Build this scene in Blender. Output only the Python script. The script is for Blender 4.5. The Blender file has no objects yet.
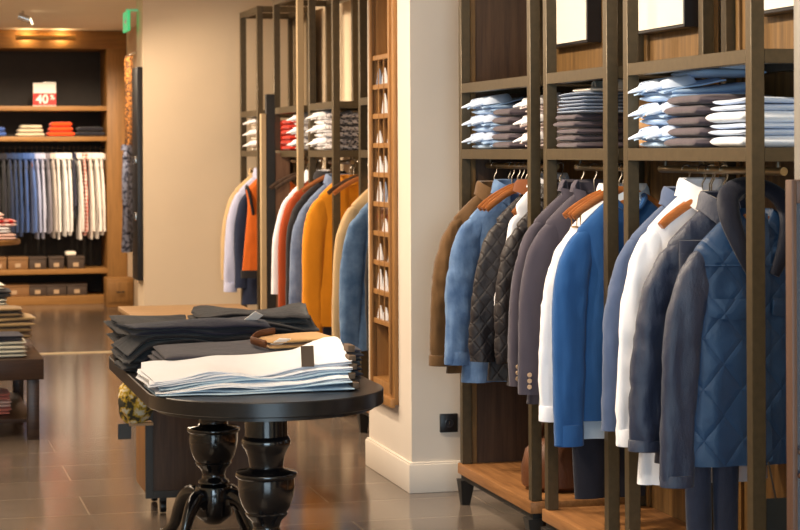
import bpy, bmesh, math, random
from mathutils import Vector, Matrix, noise
PI = math.pi
sc = bpy.context.scene
col = sc.collection
V = Vector

# ------------------------------------------------------------------ materials
def lin(c):
    return tuple(((v/255)/12.92 if v/255 <= .04045 else ((v/255+.055)/1.055)**2.4) for v in c)

class NT:
    def __init__(s, name):
        s.m = bpy.data.materials.new(name); s.m.use_nodes = True
        s.t = s.m.node_tree; s.n = s.t.nodes; s.l = s.t.links
        s.b = s.n['Principled BSDF']
        s.tc = s.n.new('ShaderNodeTexCoord')
    def node(s, kind, **kw):
        n = s.n.new(kind)
        for k, v in kw.items():
            if k in n.inputs: n.inputs[k].default_value = v
            else: setattr(n, k, v)
        return n
    def link(s, a, b): s.l.new(a, b)
    def mapping(s, scale=(1,1,1), rot=(0,0,0), src='Object'):
        mp = s.node('ShaderNodeMapping'); mp.inputs['Scale'].default_value = scale; mp.inputs['Rotation'].default_value = rot
        s.link(s.tc.outputs[src], mp.inputs['Vector']); return mp
    def noise(s, scale, detail=3, mp=None, rough=.55):
        n = s.node('ShaderNodeTexNoise'); n.inputs['Scale'].default_value = scale; n.inputs['Detail'].default_value = detail
        n.inputs['Roughness'].default_value = rough
        s.link(mp.outputs[0] if mp else s.tc.outputs['Object'], n.inputs['Vector']); return n
    def ramp(s, fac, stops):
        r = s.node('ShaderNodeValToRGB'); e = r.color_ramp.elements
        while len(e) < len(stops): e.new(.5)
        for k, (p, c) in enumerate(stops): e[k].position = p; e[k].color = (*c, 1)
        s.link(fac, r.inputs['Fac']); return r
    def bump(s, h, strength, dist=.002):
        b = s.node('ShaderNodeBump'); b.inputs['Strength'].default_value = strength; b.inputs['Distance'].default_value = dist
        s.link(h, b.inputs['Height']); s.link(b.outputs[0], s.b.inputs['Normal']); return b
    def math(s, op, a, b=None, **k):
        m = s.node('ShaderNodeMath', operation=op)
        for i, v in enumerate((a, b)):
            if v is None: continue
            if isinstance(v, (int, float)): m.inputs[i].default_value = v
            else: s.link(v, m.inputs[i])
        return m.outputs[0]

MC = {}
def fabric(name, rgb, var=.10, bump=.35, rough=.88, fold=22, sheen=.15, spec=.25, mottled=None):
    if name in MC: return MC[name]
    t = NT(name); c = lin(rgb)
    n = t.noise(7 if mottled is None else 14, 4)
    hi = tuple(min(1, v*(1+var)) for v in c); lo = tuple(v*(1-var) for v in c)
    if mottled: lo = c; hi = lin(mottled)
    r = t.ramp(n.outputs['Fac'], [(.3, lo), (.72, hi)]); t.link(r.outputs[0], t.b.inputs['Base Color'])
    fine = t.noise(420, 2); wr = t.noise(fold, 4, t.mapping((1, 1, .45)))
    rd = t.node('ShaderNodeTexNoise', noise_type='RIDGED_MULTIFRACTAL', Scale=fold*.42, Detail=2.5, Roughness=.45); mr = t.mapping((1, 1, .5), (.25, .2, .3)); t.link(mr.outputs[0], rd.inputs['Vector'])
    h = t.math('ADD', t.math('MULTIPLY', fine.outputs['Fac'], .10), t.math('MULTIPLY', wr.outputs['Fac'], .8))
    h = t.math('SUBTRACT', h, t.math('MULTIPLY', rd.outputs['Fac'], .55))
    t.bump(h, bump, .012)
    t.b.inputs['Roughness'].default_value = rough; t.b.inputs['Specular IOR Level'].default_value = spec
    t.b.inputs['Sheen Weight'].default_value = sheen
    MC[name] = t.m; return t.m

def quilt(name, rgb, k=11.0, rough=.5, amp=1.0, spec=.4):
    if name in MC: return MC[name]
    t = NT(name); c = lin(rgb)
    sp = t.node('ShaderNodeSeparateXYZ'); t.link(t.tc.outputs['Object'], sp.inputs[0])
    a = t.math('MULTIPLY', t.math('ADD', t.math('MULTIPLY', sp.outputs['X'], 1.25), sp.outputs['Z']), k)
    b = t.math('MULTIPLY', t.math('SUBTRACT', t.math('MULTIPLY', sp.outputs['X'], 1.25), sp.outputs['Z']), k)
    pa = t.math('PINGPONG', a, .5); pb = t.math('PINGPONG', b, .5)
    d = t.math('MINIMUM', pa, pb)
    puff = t.math('POWER', t.math('MINIMUM', t.math('MULTIPLY', d, 6.5), 1.0), .6)
    wr = t.noise(22, 4)
    h = t.math('ADD', t.math('MULTIPLY', puff, amp), t.math('MULTIPLY', wr.outputs['Fac'], .9))
    t.bump(h, .5, .006)
    n = t.noise(9, 3)
    r = t.ramp(n.outputs['Fac'], [(.3, tuple(v*.85 for v in c)), (.7, tuple(v*1.15 for v in c))]); t.link(r.outputs[0], t.b.inputs['Base Color'])
    t.b.inputs['Roughness'].default_value = rough; t.b.inputs['Specular IOR Level'].default_value = spec
    MC[name] = t.m; return t.m

def plaid(name, c0, c1, k=26):
    if name in MC: return MC[name]
    t = NT(name); sp = t.node('ShaderNodeSeparateXYZ'); t.link(t.tc.outputs['Object'], sp.inputs[0])
    hz = t.math('GREATER_THAN', t.math('PINGPONG', t.math('MULTIPLY', sp.outputs['Z'], k), .5), .27)
    hy = t.math('GREATER_THAN', t.math('PINGPONG', t.math('MULTIPLY', t.math('ADD', sp.outputs['X'], sp.outputs['Y']), k), .5), .27)
    f = t.math('MULTIPLY', t.math('ADD', hz, hy), .5)
    r = t.ramp(f, [(0, lin(c0)), (1, lin(c1))]); t.link(r.outputs[0], t.b.inputs['Base Color'])
    t.b.inputs['Roughness'].default_value = .9
    MC[name] = t.m; return t.m

def spots(name, c0, c1, scale=40, c2=None):
    if name in MC: return MC[name]
    t = NT(name); n = t.noise(scale, 2)
    st = [(.42, lin(c0)), (.52, lin(c1))]
    if c2: st.append((.62, lin(c2)))
    r = t.ramp(n.outputs['Fac'], st); t.link(r.outputs[0], t.b.inputs['Base Color']); t.b.inputs['Roughness'].default_value = .85
    MC[name] = t.m; return t.m

def wood(name, c1, c2, axis='z', rough=.5, fine=1.0, spec=.35):
    if name in MC: return MC[name]
    t = NT(name)
    s = {'x': (1.2, 22, 22), 'y': (22, 1.2, 22), 'z': (22, 22, 1.2)}[axis]
    mp = t.mapping(tuple(v*fine for v in s)); n = t.noise(1.6, 6, mp, .62)
    mp2 = t.mapping(tuple(v*fine*6 for v in s)); n2 = t.noise(1.2, 3, mp2)
    f = t.math('ADD', t.math('MULTIPLY', n.outputs['Fac'], .7), t.math('MULTIPLY', n2.outputs['Fac'], .3))
    r = t.ramp(f, [(.34, lin(c1)), (.64, lin(c2))]); t.link(r.outputs[0], t.b.inputs['Base Color'])
    t.bump(f, .18, .002)
    t.b.inputs['Roughness'].default_value = rough; t.b.inputs['Specular IOR Level'].default_value = spec
    MC[name] = t.m; return t.m

def plain(name, rgb, rough=.5, metal=0, var=.05, scale=12, bump=0, spec=.5, coat=0, bscale=120):
    if name in MC: return MC[name]
    t = NT(name); c = lin(rgb); n = t.noise(scale, 4)
    r = t.ramp(n.outputs['Fac'], [(.3, tuple(v*(1-var) for v in c)), (.7, tuple(min(1, v*(1+var)) for v in c))]); t.link(r.outputs[0], t.b.inputs['Base Color'])
    t.b.inputs['Roughness'].default_value = rough; t.b.inputs['Metallic'].default_value = metal; t.b.inputs['Specular IOR Level'].default_value = spec
    t.b.inputs['Coat Weight'].default_value = coat; t.b.inputs['Coat Roughness'].default_value = .06
    if bump:
        n2 = t.noise(bscale, 3); t.bump(n2.outputs['Fac'], bump, .003)
    MC[name] = t.m; return t.m

def emit(name, rgb, strength):
    if name in MC: return MC[name]
    t = NT(name); t.b.inputs['Base Color'].default_value = (*lin(rgb), 1)
    t.b.inputs['Emission Color'].default_value = (*lin(rgb), 1); t.b.inputs['Emission Strength'].default_value = strength
    MC[name] = t.m; return t.m

def tile_floor():
    t = NT('stone_tiles')
    mp = t.mapping((1, 1, 1)); mp.inputs['Location'].default_value = (.23, .12, 0)
    br = t.node('ShaderNodeTexBrick'); br.offset = .37; br.offset_frequency = 2
    for k, v in (('Scale', 1), ('Mortar Size', .0035), ('Mortar Smooth', .3), ('Bias', 0), ('Brick Width', 1.05), ('Row Height', .46)): br.inputs[k].default_value = v
    br.inputs['Color1'].default_value = (*lin((120, 108, 98)), 1); br.inputs['Color2'].default_value = (*lin((107, 96, 87)), 1); br.inputs['Mortar'].default_value = (*lin((160, 146, 126)), 1)
    t.link(mp.outputs[0], br.inputs['Vector'])
    n = t.noise(1.0, 6, t.mapping((3, 26, 3)), .65)
    r = t.ramp(n.outputs['Fac'], [(.3, (.62, .62, .62)), (.7, (1.25, 1.22, 1.18))])
    mx = t.node('ShaderNodeMix', data_type='RGBA', blend_type='MULTIPLY'); mx.inputs[0].default_value = .5
    t.link(br.outputs['Color'], mx.inputs[6]); t.link(r.outputs[0], mx.inputs[7]); t.link(mx.outputs[2], t.b.inputs['Base Color'])
    n2 = t.noise(60, 4)
    rr = t.ramp(n2.outputs['Fac'], [(.3, (.12, .12, .12)), (.7, (.19, .19, .19))]); t.link(rr.outputs[0], t.b.inputs['Roughness'])
    t.bump(n.outputs['Fac'], .05, .002); t.b.inputs['Specular IOR Level'].default_value = .85
    return t.m

def thin_glass():
    t = NT('clear_glass'); tr = t.node('ShaderNodeBsdfTransparent'); gl = t.node('ShaderNodeBsdfGlossy'); gl.inputs['Roughness'].default_value = .03
    fr = t.node('ShaderNodeLayerWeight'); fr.inputs['Blend'].default_value = .5
    rf = t.math('ADD', t.math('MULTIPLY', t.math('POWER', fr.outputs['Facing'], 5.0), .5), .03)
    mx = t.node('ShaderNodeMixShader'); t.link(rf, mx.inputs[0]); t.link(tr.outputs[0], mx.inputs[1]); t.link(gl.outputs[0], mx.inputs[2])
    t.link(mx.outputs[0], t.n['Material Output'].inputs['Surface']); return t.m

# ------------------------------------------------------------------ mesh builder
def crom(pts, n):
    """Catmull-Rom resample of tuples of any length"""
    out = []; m = len(pts)
    for i in range(n):
        u = i/(n-1)*(m-1); k = min(int(u), m-2); f = u-k
        p0 = pts[max(k-1, 0)]; p1 = pts[k]; p2 = pts[k+1]; p3 = pts[min(k+2, m-1)]
        out.append(tuple(.5*(2*b+(c-a)*f+(2*a-5*b+4*c-d)*f*f+(3*b-a-3*c+d)*f**3) for a, b, c, d in zip(p0, p1, p2, p3)))
    return out

class MB:
    def __init__(s, off=(0, 0, 0)): s.bm = bmesh.new(); s.off = V(off)
    def vert(s, p): return s.bm.verts.new(V(p)+s.off)
    def face(s, vs):
        try: return s.bm.faces.new(vs)
        except ValueError: return None
    def box(s, x0, x1, y0, y1, z0, z1, bev=0, seg=2):
        v = [s.vert((x, y, z)) for x in (x0, x1) for y in (y0, y1) for z in (z0, z1)]
        fs = [s.face([v[i] for i in q]) for q in ((0, 1, 3, 2), (4, 6, 7, 5), (0, 4, 5, 1), (2, 3, 7, 6), (0, 2, 6, 4), (1, 5, 7, 3))]
        if bev:
            es = list({e for f in fs for e in f.edges}); bmesh.ops.bevel(s.bm, geom=es, offset=bev, segments=seg, profile=.5, affect='EDGES')
        return s
    def loft(s, rings, cap0=True, cap1=True, closed=True):
        R = [[s.vert(p) for p in r] for r in rings]
        for a, b in zip(R, R[1:]):
            n = len(a)
            for i in range(n if closed else n-1):
                j = (i+1) % n; s.face((a[i], a[j], b[j], b[i]))
        if cap0: s.face(list(reversed(R[0])))
        if cap1: s.face(R[-1])
        return s
    def tube(s, path, r, n=8, res=0, flat=None, closed=False):
        if res: path = crom([tuple(p) for p in path], res)
        P = [V(p) for p in path]; m = len(P)
        rs = [r]*m if isinstance(r, (int, float)) else crom([(q,) for q in r], m)
        rs = [q if isinstance(q, (int, float)) else q[0] for q in rs]
        rings = []; prev = None
        for i, p in enumerate(P):
            t = (P[min(i+1, m-1)]-P[max(i-1, 0)]).normalized()
            if prev is None: a = t.cross(V((0, 0, 1)));  a = a if a.length > .05 else t.cross(V((0, 1, 0)))
            else: a = prev-t*prev.dot(t)
            a.normalize(); b = t.cross(a); prev = a
            fx, fy = flat if flat else (1, 1)
            rings.append([p+a*math.cos(2*PI*k/n)*rs[i]*fx+b*math.sin(2*PI*k/n)*rs[i]*fy for k in range(n)])
        return s.loft(rings)
    def lathe(s, prof, c=(0, 0, 0), n=32):
        c = V(c); return s.loft([[c+V((r*math.cos(2*PI*k/n), r*math.sin(2*PI*k/n), z)) for k in range(n)] for r, z in prof])
    def prism(s, pts, d):
        """polygon (list of 3-D points) pushed along vector d"""
        return s.loft([[V(p) for p in pts], [V(p)+V(d) for p in pts]])
    def sheet(s, g, thick):
        """grid of points g[i][j] given a thickness (both faces and rims)"""
        m, n = len(g), len(g[0]); G = [[V(p) for p in r] for r in g]; N = []
        for i in range(m):
            row = []
            for j in range(n):
                du = G[min(i+1, m-1)][j]-G[max(i-1, 0)][j]; dv = G[i][min(j+1, n-1)]-G[i][max(j-1, 0)]
                q = du.cross(dv); row.append(q.normalized() if q.length > 1e-9 else V((0, 0, 1)))
            N.append(row)
        A = [[s.vert(G[i][j]+N[i][j]*thick/2) for j in range(n)] for i in range(m)]
        B = [[s.vert(G[i][j]-N[i][j]*thick/2) for j in range(n)] for i in range(m)]
        for i in range(m-1):
            for j in range(n-1):
                s.face((A[i][j], A[i+1][j], A[i+1][j+1], A[i][j+1])); s.face((B[i][j], B[i][j+1], B[i+1][j+1], B[i+1][j]))
        for i in range(m-1):
            s.face((A[i][0], B[i][0], B[i+1][0], A[i+1][0])); s.face((A[i][-1], A[i+1][-1], B[i+1][-1], B[i][-1]))
        for j in range(n-1):
            s.face((A[0][j], A[0][j+1], B[0][j+1], B[0][j])); s.face((A[-1][j], B[-1][j], B[-1][j+1], A[-1][j+1]))
        return s
    def build(s, name, mat, parent=None, loc=None, smooth=True, ang=42):
        bmesh.ops.recalc_face_normals(s.bm, faces=s.bm.faces)
        me = bpy.data.meshes.new(name); s.bm.to_mesh(me); s.bm.free(); me.materials.append(mat)
        if smooth:
            me.shade_smooth(); me.set_sharp_from_angle(angle=math.radians(ang))
        o = bpy.data.objects.new(name, me); col.objects.link(o)
        if parent: o.parent = parent
        if loc: o.location = loc
        return o

def tag(o, label=None, cat=None, group=None, kind=None):
    if label: o['label'] = label
    if cat: o['category'] = cat
    if group: o['group'] = group
    if kind: o['kind'] = kind
    return o
def thing(name, label, cat, loc=(0, 0, 0), group=None, rz=0):
    o = bpy.data.objects.new(name, None); o.empty_display_size = .1; col.objects.link(o); o.location = loc; o.rotation_euler = (0, 0, rz)
    return tag(o, label, cat, group)
def struct(name, mb, mat, parent=None, **k):
    o = mb.build(name, mat, parent, **k)
    if not parent: o['kind'] = 'structure'
    return o
def text_mesh(txt, size, ext, mat, name, parent, loc, rot):
    cu = bpy.data.curves.new('t', 'FONT'); cu.body = txt; cu.size = size; cu.extrude = ext; cu.align_x = 'CENTER'; cu.align_y = 'CENTER'; cu.offset = size*.02
    t = bpy.data.objects.new('t', cu); col.objects.link(t); bpy.context.view_layer.update()
    me = bpy.data.meshes.new_from_object(t.evaluated_get(bpy.context.evaluated_depsgraph_get()))
    bpy.data.objects.remove(t); bpy.data.curves.remove(cu)
    me.materials.clear(); me.materials.append(mat)
    o = bpy.data.objects.new(name, me); col.objects.link(o); o.parent = parent; o.location = loc; o.rotation_euler = rot
    return o

# ------------------------------------------------------------------ palette
M_wall = plain('cream_plaster', (222, 203, 176), .85, var=.02, scale=3, bump=.05, spec=.2)
M_pillar = plain('pale_plaster', (226, 216, 204), .8, var=.02, scale=3, bump=.04, spec=.2)
M_ceil = plain('ceiling_paint', (244, 230, 210), .9, var=.02, scale=2, spec=.1)
M_bronze = plain('bronze_metal', (82, 70, 50), .40, .35, .14, 40, bump=.04, bscale=300)
M_iron = plain('dark_iron', (44, 42, 40), .5, .4, .1, 30)
M_brass = plain('brass', (196, 150, 80), .3, .9, .06)
M_steel = plain('chrome', (200, 196, 188), .22, 1, .04)
M_oakz = wood('walnut_panel', (82, 60, 32), (128, 96, 54), 'z', .5)
M_darkz = wood('dark_walnut', (58, 42, 32), (86, 64, 48), 'z', .5)
M_slab = wood('oak_slab', (118, 78, 42), (160, 112, 66), 'y', .5)
M_case = wood('case_oak', (138, 96, 52), (170, 124, 72), 'z', .45)
M_caseb = wood('case_back', (96, 68, 50), (130, 96, 72), 'z', .55)
M_cab = wood('golden_oak', (118, 84, 44), (152, 110, 60), 'z', .5)
M_cabx = wood('golden_oak_x', (124, 88, 46), (158, 114, 62), 'x', .5)
M_cabd = plain('black_brown_board', (38, 30, 22), .7, var=.12, scale=20)
M_taupe = plain('taupe_panel', (140, 122, 96), .7, var=.03, scale=4)
M_hang = wood('hanger_beech', (150, 84, 38), (188, 116, 60), 'x', .35, 1.5, .5)
M_lac = plain('black_lacquer', (14, 14, 17), .16, var=.1, coat=.6, spec=.5)
M_top = wood('ebonised_top', (20, 18, 19), (33, 29, 29), 'x', .28, 1, .55)
M_black = plain('black_plastic', (22, 22, 26), .4)
M_white_card = plain('white_card', (240, 234, 226), .7, var=.01)
M_red = plain('red_card', (196, 40, 30), .6, var=.03)
M_brown_card = plain('brown_card', (96, 76, 58), .7, var=.04)
M_canvas = plain('off_white_canvas', (226, 218, 206), .8, var=.01, bump=.05, bscale=500)
M_glass = thin_glass()
M_leather = fabric('brown_leather', (96, 56, 30), .25, .4, .5, 40, 0, .4)

# ------------------------------------------------------------------ setting
H = 1.55
XW = 2.98
struct('floor', MB().box(-3.2, 3.2, -1.6, 21.4, -.08, 0), tile_floor(), smooth=False)
struct('ceiling', MB().box(-3.2, 3.2, -1.6, 21.4, 2.8, 2.9), M_ceil, smooth=False)
struct('wall_left', MB().box(-3.2, -3.1, -1.6, 21.4, 0, 2.8), M_wall, smooth=False)
struct('wall_right', MB().box(XW, XW+.12, -1.6, 14.75, 0, 2.8), M_wall, smooth=False)
struct('wall_partition', MB().box(1.812, XW+.12, 14.75, 15.15, 0, 2.8), M_wall, smooth=False)
struct('wall_alcove', MB().box(2.362, 2.46, 15.15, 21.4, 0, 2.8), M_wall, smooth=False)
struct('wall_back', MB().box(-3.2, 2.46, 21.3, 21.4, 0, 2.8), M_wall, smooth=False)
pil = MB(); pil.box(2.285, XW, 8.77, 9.02, 0, 2.8); pil.box(2.285, XW, 9.47, 9.60, 0, 2.8); pil.box(2.285, XW, 9.02, 9.47, 0, .40); pil.box(2.285, XW, 9.02, 9.47, 2.70, 2.8); pil.box(2.405, XW, 9.02, 9.47, .40, 2.70)
struct('wall_pillar', pil, M_pillar, smooth=False)
bb = MB(); bb.box(2.268, XW-.002, 8.752, 9.615, 0, .130, .004); bb.box(2.274, XW-.002, 8.758, 9.61, .128, .138, .003)
struct('baseboard_pillar', bb, M_pillar)
struct('trim_1', MB().box(-1.6, 1.80, 15.55, 15.62, -.002, .006), plain('light_strip', (214, 196, 160), .4), smooth=False)

# ------------------------------------------------------------------ garments
def sgn(v): return 1 if v >= 0 else -1
def garment(name, label, cat, X, Y, z0=1.385, L=.78, mat=None, group=None, sw=.2, hem=.215, T=.034, Ls=.60, flare=.03, rs=1.0,
            collar='shirt', cuff=None, cuffmat=None, rz=0, seed=0, fold=.011, wr=.004, cmat=None, placket=None, buttons=0, bmat=None,
            pockets=(), lapel=None, lining=None, sleeves=True, res=1.6, yoke=False, smat=None, sdy=0, hemlift=0, quad=None, trim=None):
    """hanging garment; local x is across the shoulders, -y the face towards the door, z up from the hem"""
    sw -= .008; flare += .016; ty = min(1, T/.03)
    r = thing(name, label, cat, (X, Y, z0-L), group, rz)
    off = (0, 0, L); nt = int(36*res)//4*4; S = seed*7.31
    def wz(z):                       # half width, half thickness at depth z below the neck
        shl = .122*(sw/.2)
        if z > -shl:
            u = -z/shl; return .058+(sw-.058)*u**.85, .034*ty+.010*min(1, u*1.5)*(T/.034)
        u = min(1, (-z-shl)/(L-shl)); k = min(1, (-z-shl)/.12)
        return (sw-.022*k)+(hem-sw+.022)*max(0, u-.1)/.9, T*1.28-(T*.18)*k+T*.1*u
    def surf(x, z, sd=-1):
        W, t = wz(z); q = min(.97, abs(x)/W); return sd*t*(1-q**2.6)**(1/2.6)
    def disp(p):
        u = min(1, -p[2]/L)
        a = noise.noise(V((p[0]*11+S, p[1]*5+S*.3, p[2]*1.5)))*fold*(.25+u)*1.6
        b = noise.noise(V((p[0]*24+S, p[1]*9, p[2]*14+S)))*wr
        c = abs(noise.noise(V((p[0]*15+S*2, p[1]*7+S, p[2]*3.2+p[0]*4))))
        return a+b-max(0, .16-c)*fold*2.2*(.4+u)
    zs = [0, -.008, -.02, -.035, -.05, -.065, -.08, -.095, -.11, -.125, -.14, -.155, -.175, -.195]
    nr = int(20*res); zs += [-.195-(L-.195)*k/nr for k in range(1, nr+1)]
    rings = [[(W*math.cos(2*PI*k/nt), t*math.sin(2*PI*k/nt), z-.05*max(0, -math.sin(2*PI*k/nt))**2) for k in range(nt)] for W, t, z in ((.03, .014*ty, -.07), (.046, .024*ty, -.05), (.053, .029*ty, -.006))]
    for z in zs:
        W, t = wz(z); ring = []
        for k in range(nt):
            a = 2*PI*k/nt; c, s = math.cos(a), math.sin(a)
            x = W*sgn(c)*abs(c)**(2/2.6); y = t*sgn(s)*abs(s)**(2/2.6)
            d = disp((x, y, z)); zz = z
            if z > -.10 and s < 0: zz = z-.052*s*s*(1+z/.10)
            if hemlift and z < -L*.8: zz = z+hemlift*(abs(x)/W)**2*((-z/L-.8)/.2)
            ring.append((x*(1+d*.4), y+d*sgn(s)*min(1, abs(s)*2), zz))
        rings.append(ring)
    MB(off).loft(rings).build('body', mat, r, ang=70)
    def sleeve(sd):
        fl = flare*(1 if sd < 0 else .5)
        P = [(sd*(sw-.06), 0, -.120, .026, .030*ty), (sd*(sw-.020), 0, -.164, .044, .038*ty), (sd*(sw+.006), -.004+sdy*.2, -.240, .055*rs, .041*ty),
             (sd*(sw+.024+fl*.35), -.008+sdy*.5, -.38, .056*rs, .038*ty), (sd*(sw+.024+fl*.75), -.012+sdy*.8, -.36-(Ls-.36)*.5, .052*rs, .035*ty), (sd*(sw+.02+fl), -.014+sdy, -Ls, .047*rs, .032*ty)]
        n = int(24*res); Q = crom(P, n); rings = []; ns = max(12, int(20*res)); 
        for i, q in enumerate(Q):
            a = Q[max(i-1, 0)]; b = Q[min(i+1, n-1)]; t = (V(b[:3])-V(a[:3])).normalized(); e = V((0, 1, 0)); l = t.cross(e).normalized(); c = V(q[:3]); ring = []
            for k in range(ns):
                g = 2*PI*k/ns; cg, sg = math.cos(g), math.sin(g); cg = sgn(cg)*abs(cg)**.78; sg = sgn(sg)*abs(sg)**.78; p = c+l*cg*q[3]+e*sg*q[4]*.84
                u = i/(n-1)
                d = noise.noise(V((p.x*20+S, p.y*18+sd, p.z*(1.2+2*u))))*fold*.9+noise.noise(V((p.x*22, p.y*16+S, p.z*26)))*wr*(.6+1.2*u)
                cr = abs(noise.noise(V((p.x*17+S, p.y*15-S, p.z*4+p.x*12))))
                d -= max(0, .15-cr)*fold*3.4
                ring.append(p+(l*math.cos(g)+e*math.sin(g))*d*min(1, u*6)*(.35+.65*abs(sg)))
            rings.append(ring)
        o = MB(off).loft(rings).build('sleeve', smat or mat, r, ang=70)
        q = Q[-1]; t = V(Q[-1][:3])-V(Q[-3][:3]); t.normalize(); e = V((0, 1, 0)); l = t.cross(e).normalized()
        if cuff:
            rr = []
            for h, g in ((-cuff, 1.01), (-cuff+.003, 1.05), (.004, 1.05), (.006, .98), (-.02, .9)):
                c = V(q[:3])+t*h; rr.append([c+l*math.cos(2*PI*k/20)*q[3]*g+e*math.sin(2*PI*k/20)*q[4]*g for k in range(20)])
            MB(off).loft(rr).build('cuff', cuffmat or smat or mat, o)
        if quad:                      # buttons at the sleeve end
            for j in range(quad):
                c = V(q[:3])-t*(.03+.022*j)-e*(q[4]*.84+.004)-l*.022
                b = MB().lathe([(.001, -.003), (.008, -.003), (.009, 0), (.008, .003), (.001, .003)], n=10).build('button', bmat, o)
                b.rotation_euler = (PI/2, 0, 0); b.location = c+V(off)
    if sleeves: sleeve(-1); sleeve(1)
    cm = cmat or mat
    if collar in ('shirt', 'polo'):
        prof = [(.0, -.012), (.004, .018), (.007, .036), (.016, .040), (.022, .026), (.027, -.004), (.031, -.016)]
        g = []
        for k in range(26):
            a = -PI/2+.34+(2*PI-.68)*k/25; front = max(0, -math.sin(a))**2
            g.append([((.056+d)*math.cos(a)*1.05, (.042+d*.9)*math.sin(a)-front*.006, h*(1+.5*front)-front*.056+.004) for d, h in prof])
        MB(off).sheet(g, .003).build('collar', cm, r)
    elif collar == 'stand':
        g = []
        for k in range(28):
            a = -PI/2+.25+(2*PI-.5)*k/27
            g.append([((.062+d)*math.cos(a)*1.1, (.046+d)*math.sin(a), h) for d, h in ((0, -.03-.04*max(0, -math.sin(a))**2), (.010, .01-.03*max(0, -math.sin(a))**2), (.012, .040), (.020, .046), (.030, .032), (.036, .0-.03*max(0, -math.sin(a))**2))])
        MB(off).sheet(g, .006).build('collar', cm, r)
    elif collar == 'crew':
        P = [(.064*math.cos(2*PI*k/24), .046*math.sin(2*PI*k/24), .002-.055*max(0, -math.sin(2*PI*k/24))**2) for k in range(25)]
        MB(off).tube(P, .010, 8).build('collar', cm, r)
    elif collar == 'loop':
        P = [(-.035, -.062, -.20), (-.075, -.060, -.11), (-.098, -.035, -.02), (-.075, .015, .045), (0, .045, .072), (.075, .015, .045), (.098, -.035, -.02), (.075, -.060, -.11), (.035, -.062, -.20)]
        MB(off).tube(P, [.014, .022, .028, .028, .026, .028, .028, .022, .014], 14, 40, (.62, 1.2)).build('collar', cm, r, ang=80)
    elif collar == 'hood':
        g = []
        for k in range(30):
            a = -PI/2+.35+(2*PI-.7)*k/29; u = abs(k/29-.5)*2
            hh = .065*(1-u**2)+.03
            g.append([((.07+d*1.1)*math.cos(a)*1.15, (.05+d*.7)*math.sin(a), h*hh-.02*u) for d, h in ((0, -.1), (.012, .35), (.012, .8), (.022, 1.0), (.040, .8), (.048, .3), (.045, -.12))])
        MB(off).sheet(g, .012).build('collar', cm, r)
    if lapel is not None:
        zl = lapel
        for sd in (-1, 1):
            g = []
            for i in range(14):
                u = i/13; z = -.002-(zl-.0)*u; w = .052*(1-u)**.7*(1 if u > .32 else .80+.2*u/.32)+.004
                xi = .046*(1-u)**1.1
                g.append([(sd*(xi+w*j/4), surf(xi+w*j/4, z)-.008-.005*math.sin(PI*j/4), z+.012*(j/4)*(1 if u < .3 else .3)) for j in range(5)])
            MB(off).sheet(g, .005).build('lapel', cm, r)
        g = []
        for k in range(18):
            a = -.35+(PI+.7)*k/17
            g.append([((.056+d)*math.cos(a)*1.08, (.043+d)*math.sin(a), h) for d, h in ((0, -.01), (.004, .03), (.012, .038), (.022, .022), (.028, -.004))])
        MB(off).sheet(g, .005).build('collar', cm, r)
    if placket:
        w = placket; n = 26; zt = lapel if lapel else .015
        g = [[(w*(j/3-.5), surf(.01, -zt-(L-.012-zt)*i/(n-1))-.005+disp((0, -.03, -zt-(L-zt)*i/(n-1)))*-1, -zt-(L-.012-zt)*i/(n-1)) for j in range(4)] for i in range(n)]
        MB(off).sheet(g, .005).build('placket', lining or mat, r)
    for j in range(buttons):
        zt = (lapel or .03)+.02; z = -zt-(L-zt-.12)*j/max(1, buttons-1)
        b = MB().lathe([(.001, -.003), (.006, -.003), (.007, 0), (.006, .003), (.001, .003)], n=10).build('button', bmat or M_white_card, r)
        b.location = (.0, surf(.01, z)-.012+disp((0, -.03, z))*-1, z+L); b.rotation_euler = (PI/2, 0, 0)
    for (px, pz, w, h) in pockets:
        g = []
        for i in range(9):
            u = i/8
            row = []
            for j in range(4):
                x = px-w/2+w*u; z = pz-h*j/3*(1+.25*math.sin(PI*u))
                row.append((x, surf(x, z)-.009-.004*math.sin(PI*j/3), z))
            g.append(row)
        MB(off).sheet(g, .006).build('pocket_flap', mat, r)
    if trim:
        for sd in (-1, 1):
            P = [(sd*(sw-.030+.022*math.sin(2*PI*k/20)), .048*math.cos(2*PI*k/20), -.20+.105*math.sin(2*PI*k/20)) for k in range(21)]
            MB(off).tube(P, .012, 8).build('armhole_trim', trim, r)
        MB(off).loft([[((hem+.004)*sgn(math.cos(a))*abs(math.cos(a))**.77, T*1.3*sgn(math.sin(a))*abs(math.sin(a))**.77, z) for a in [2*PI*k/32 for k in range(32)]] for z in (-L+.05, -L-.004)]).build('hem_trim', trim, r)
    if yoke:
        P = [(x, surf(x, -.17)-.006, -.17) for x in [(-.9+1.8*k/16)*sw for k in range(17)]]
        MB(off).tube(P, .004, 6).build('yoke_seam', mat, r)
    return r

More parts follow.
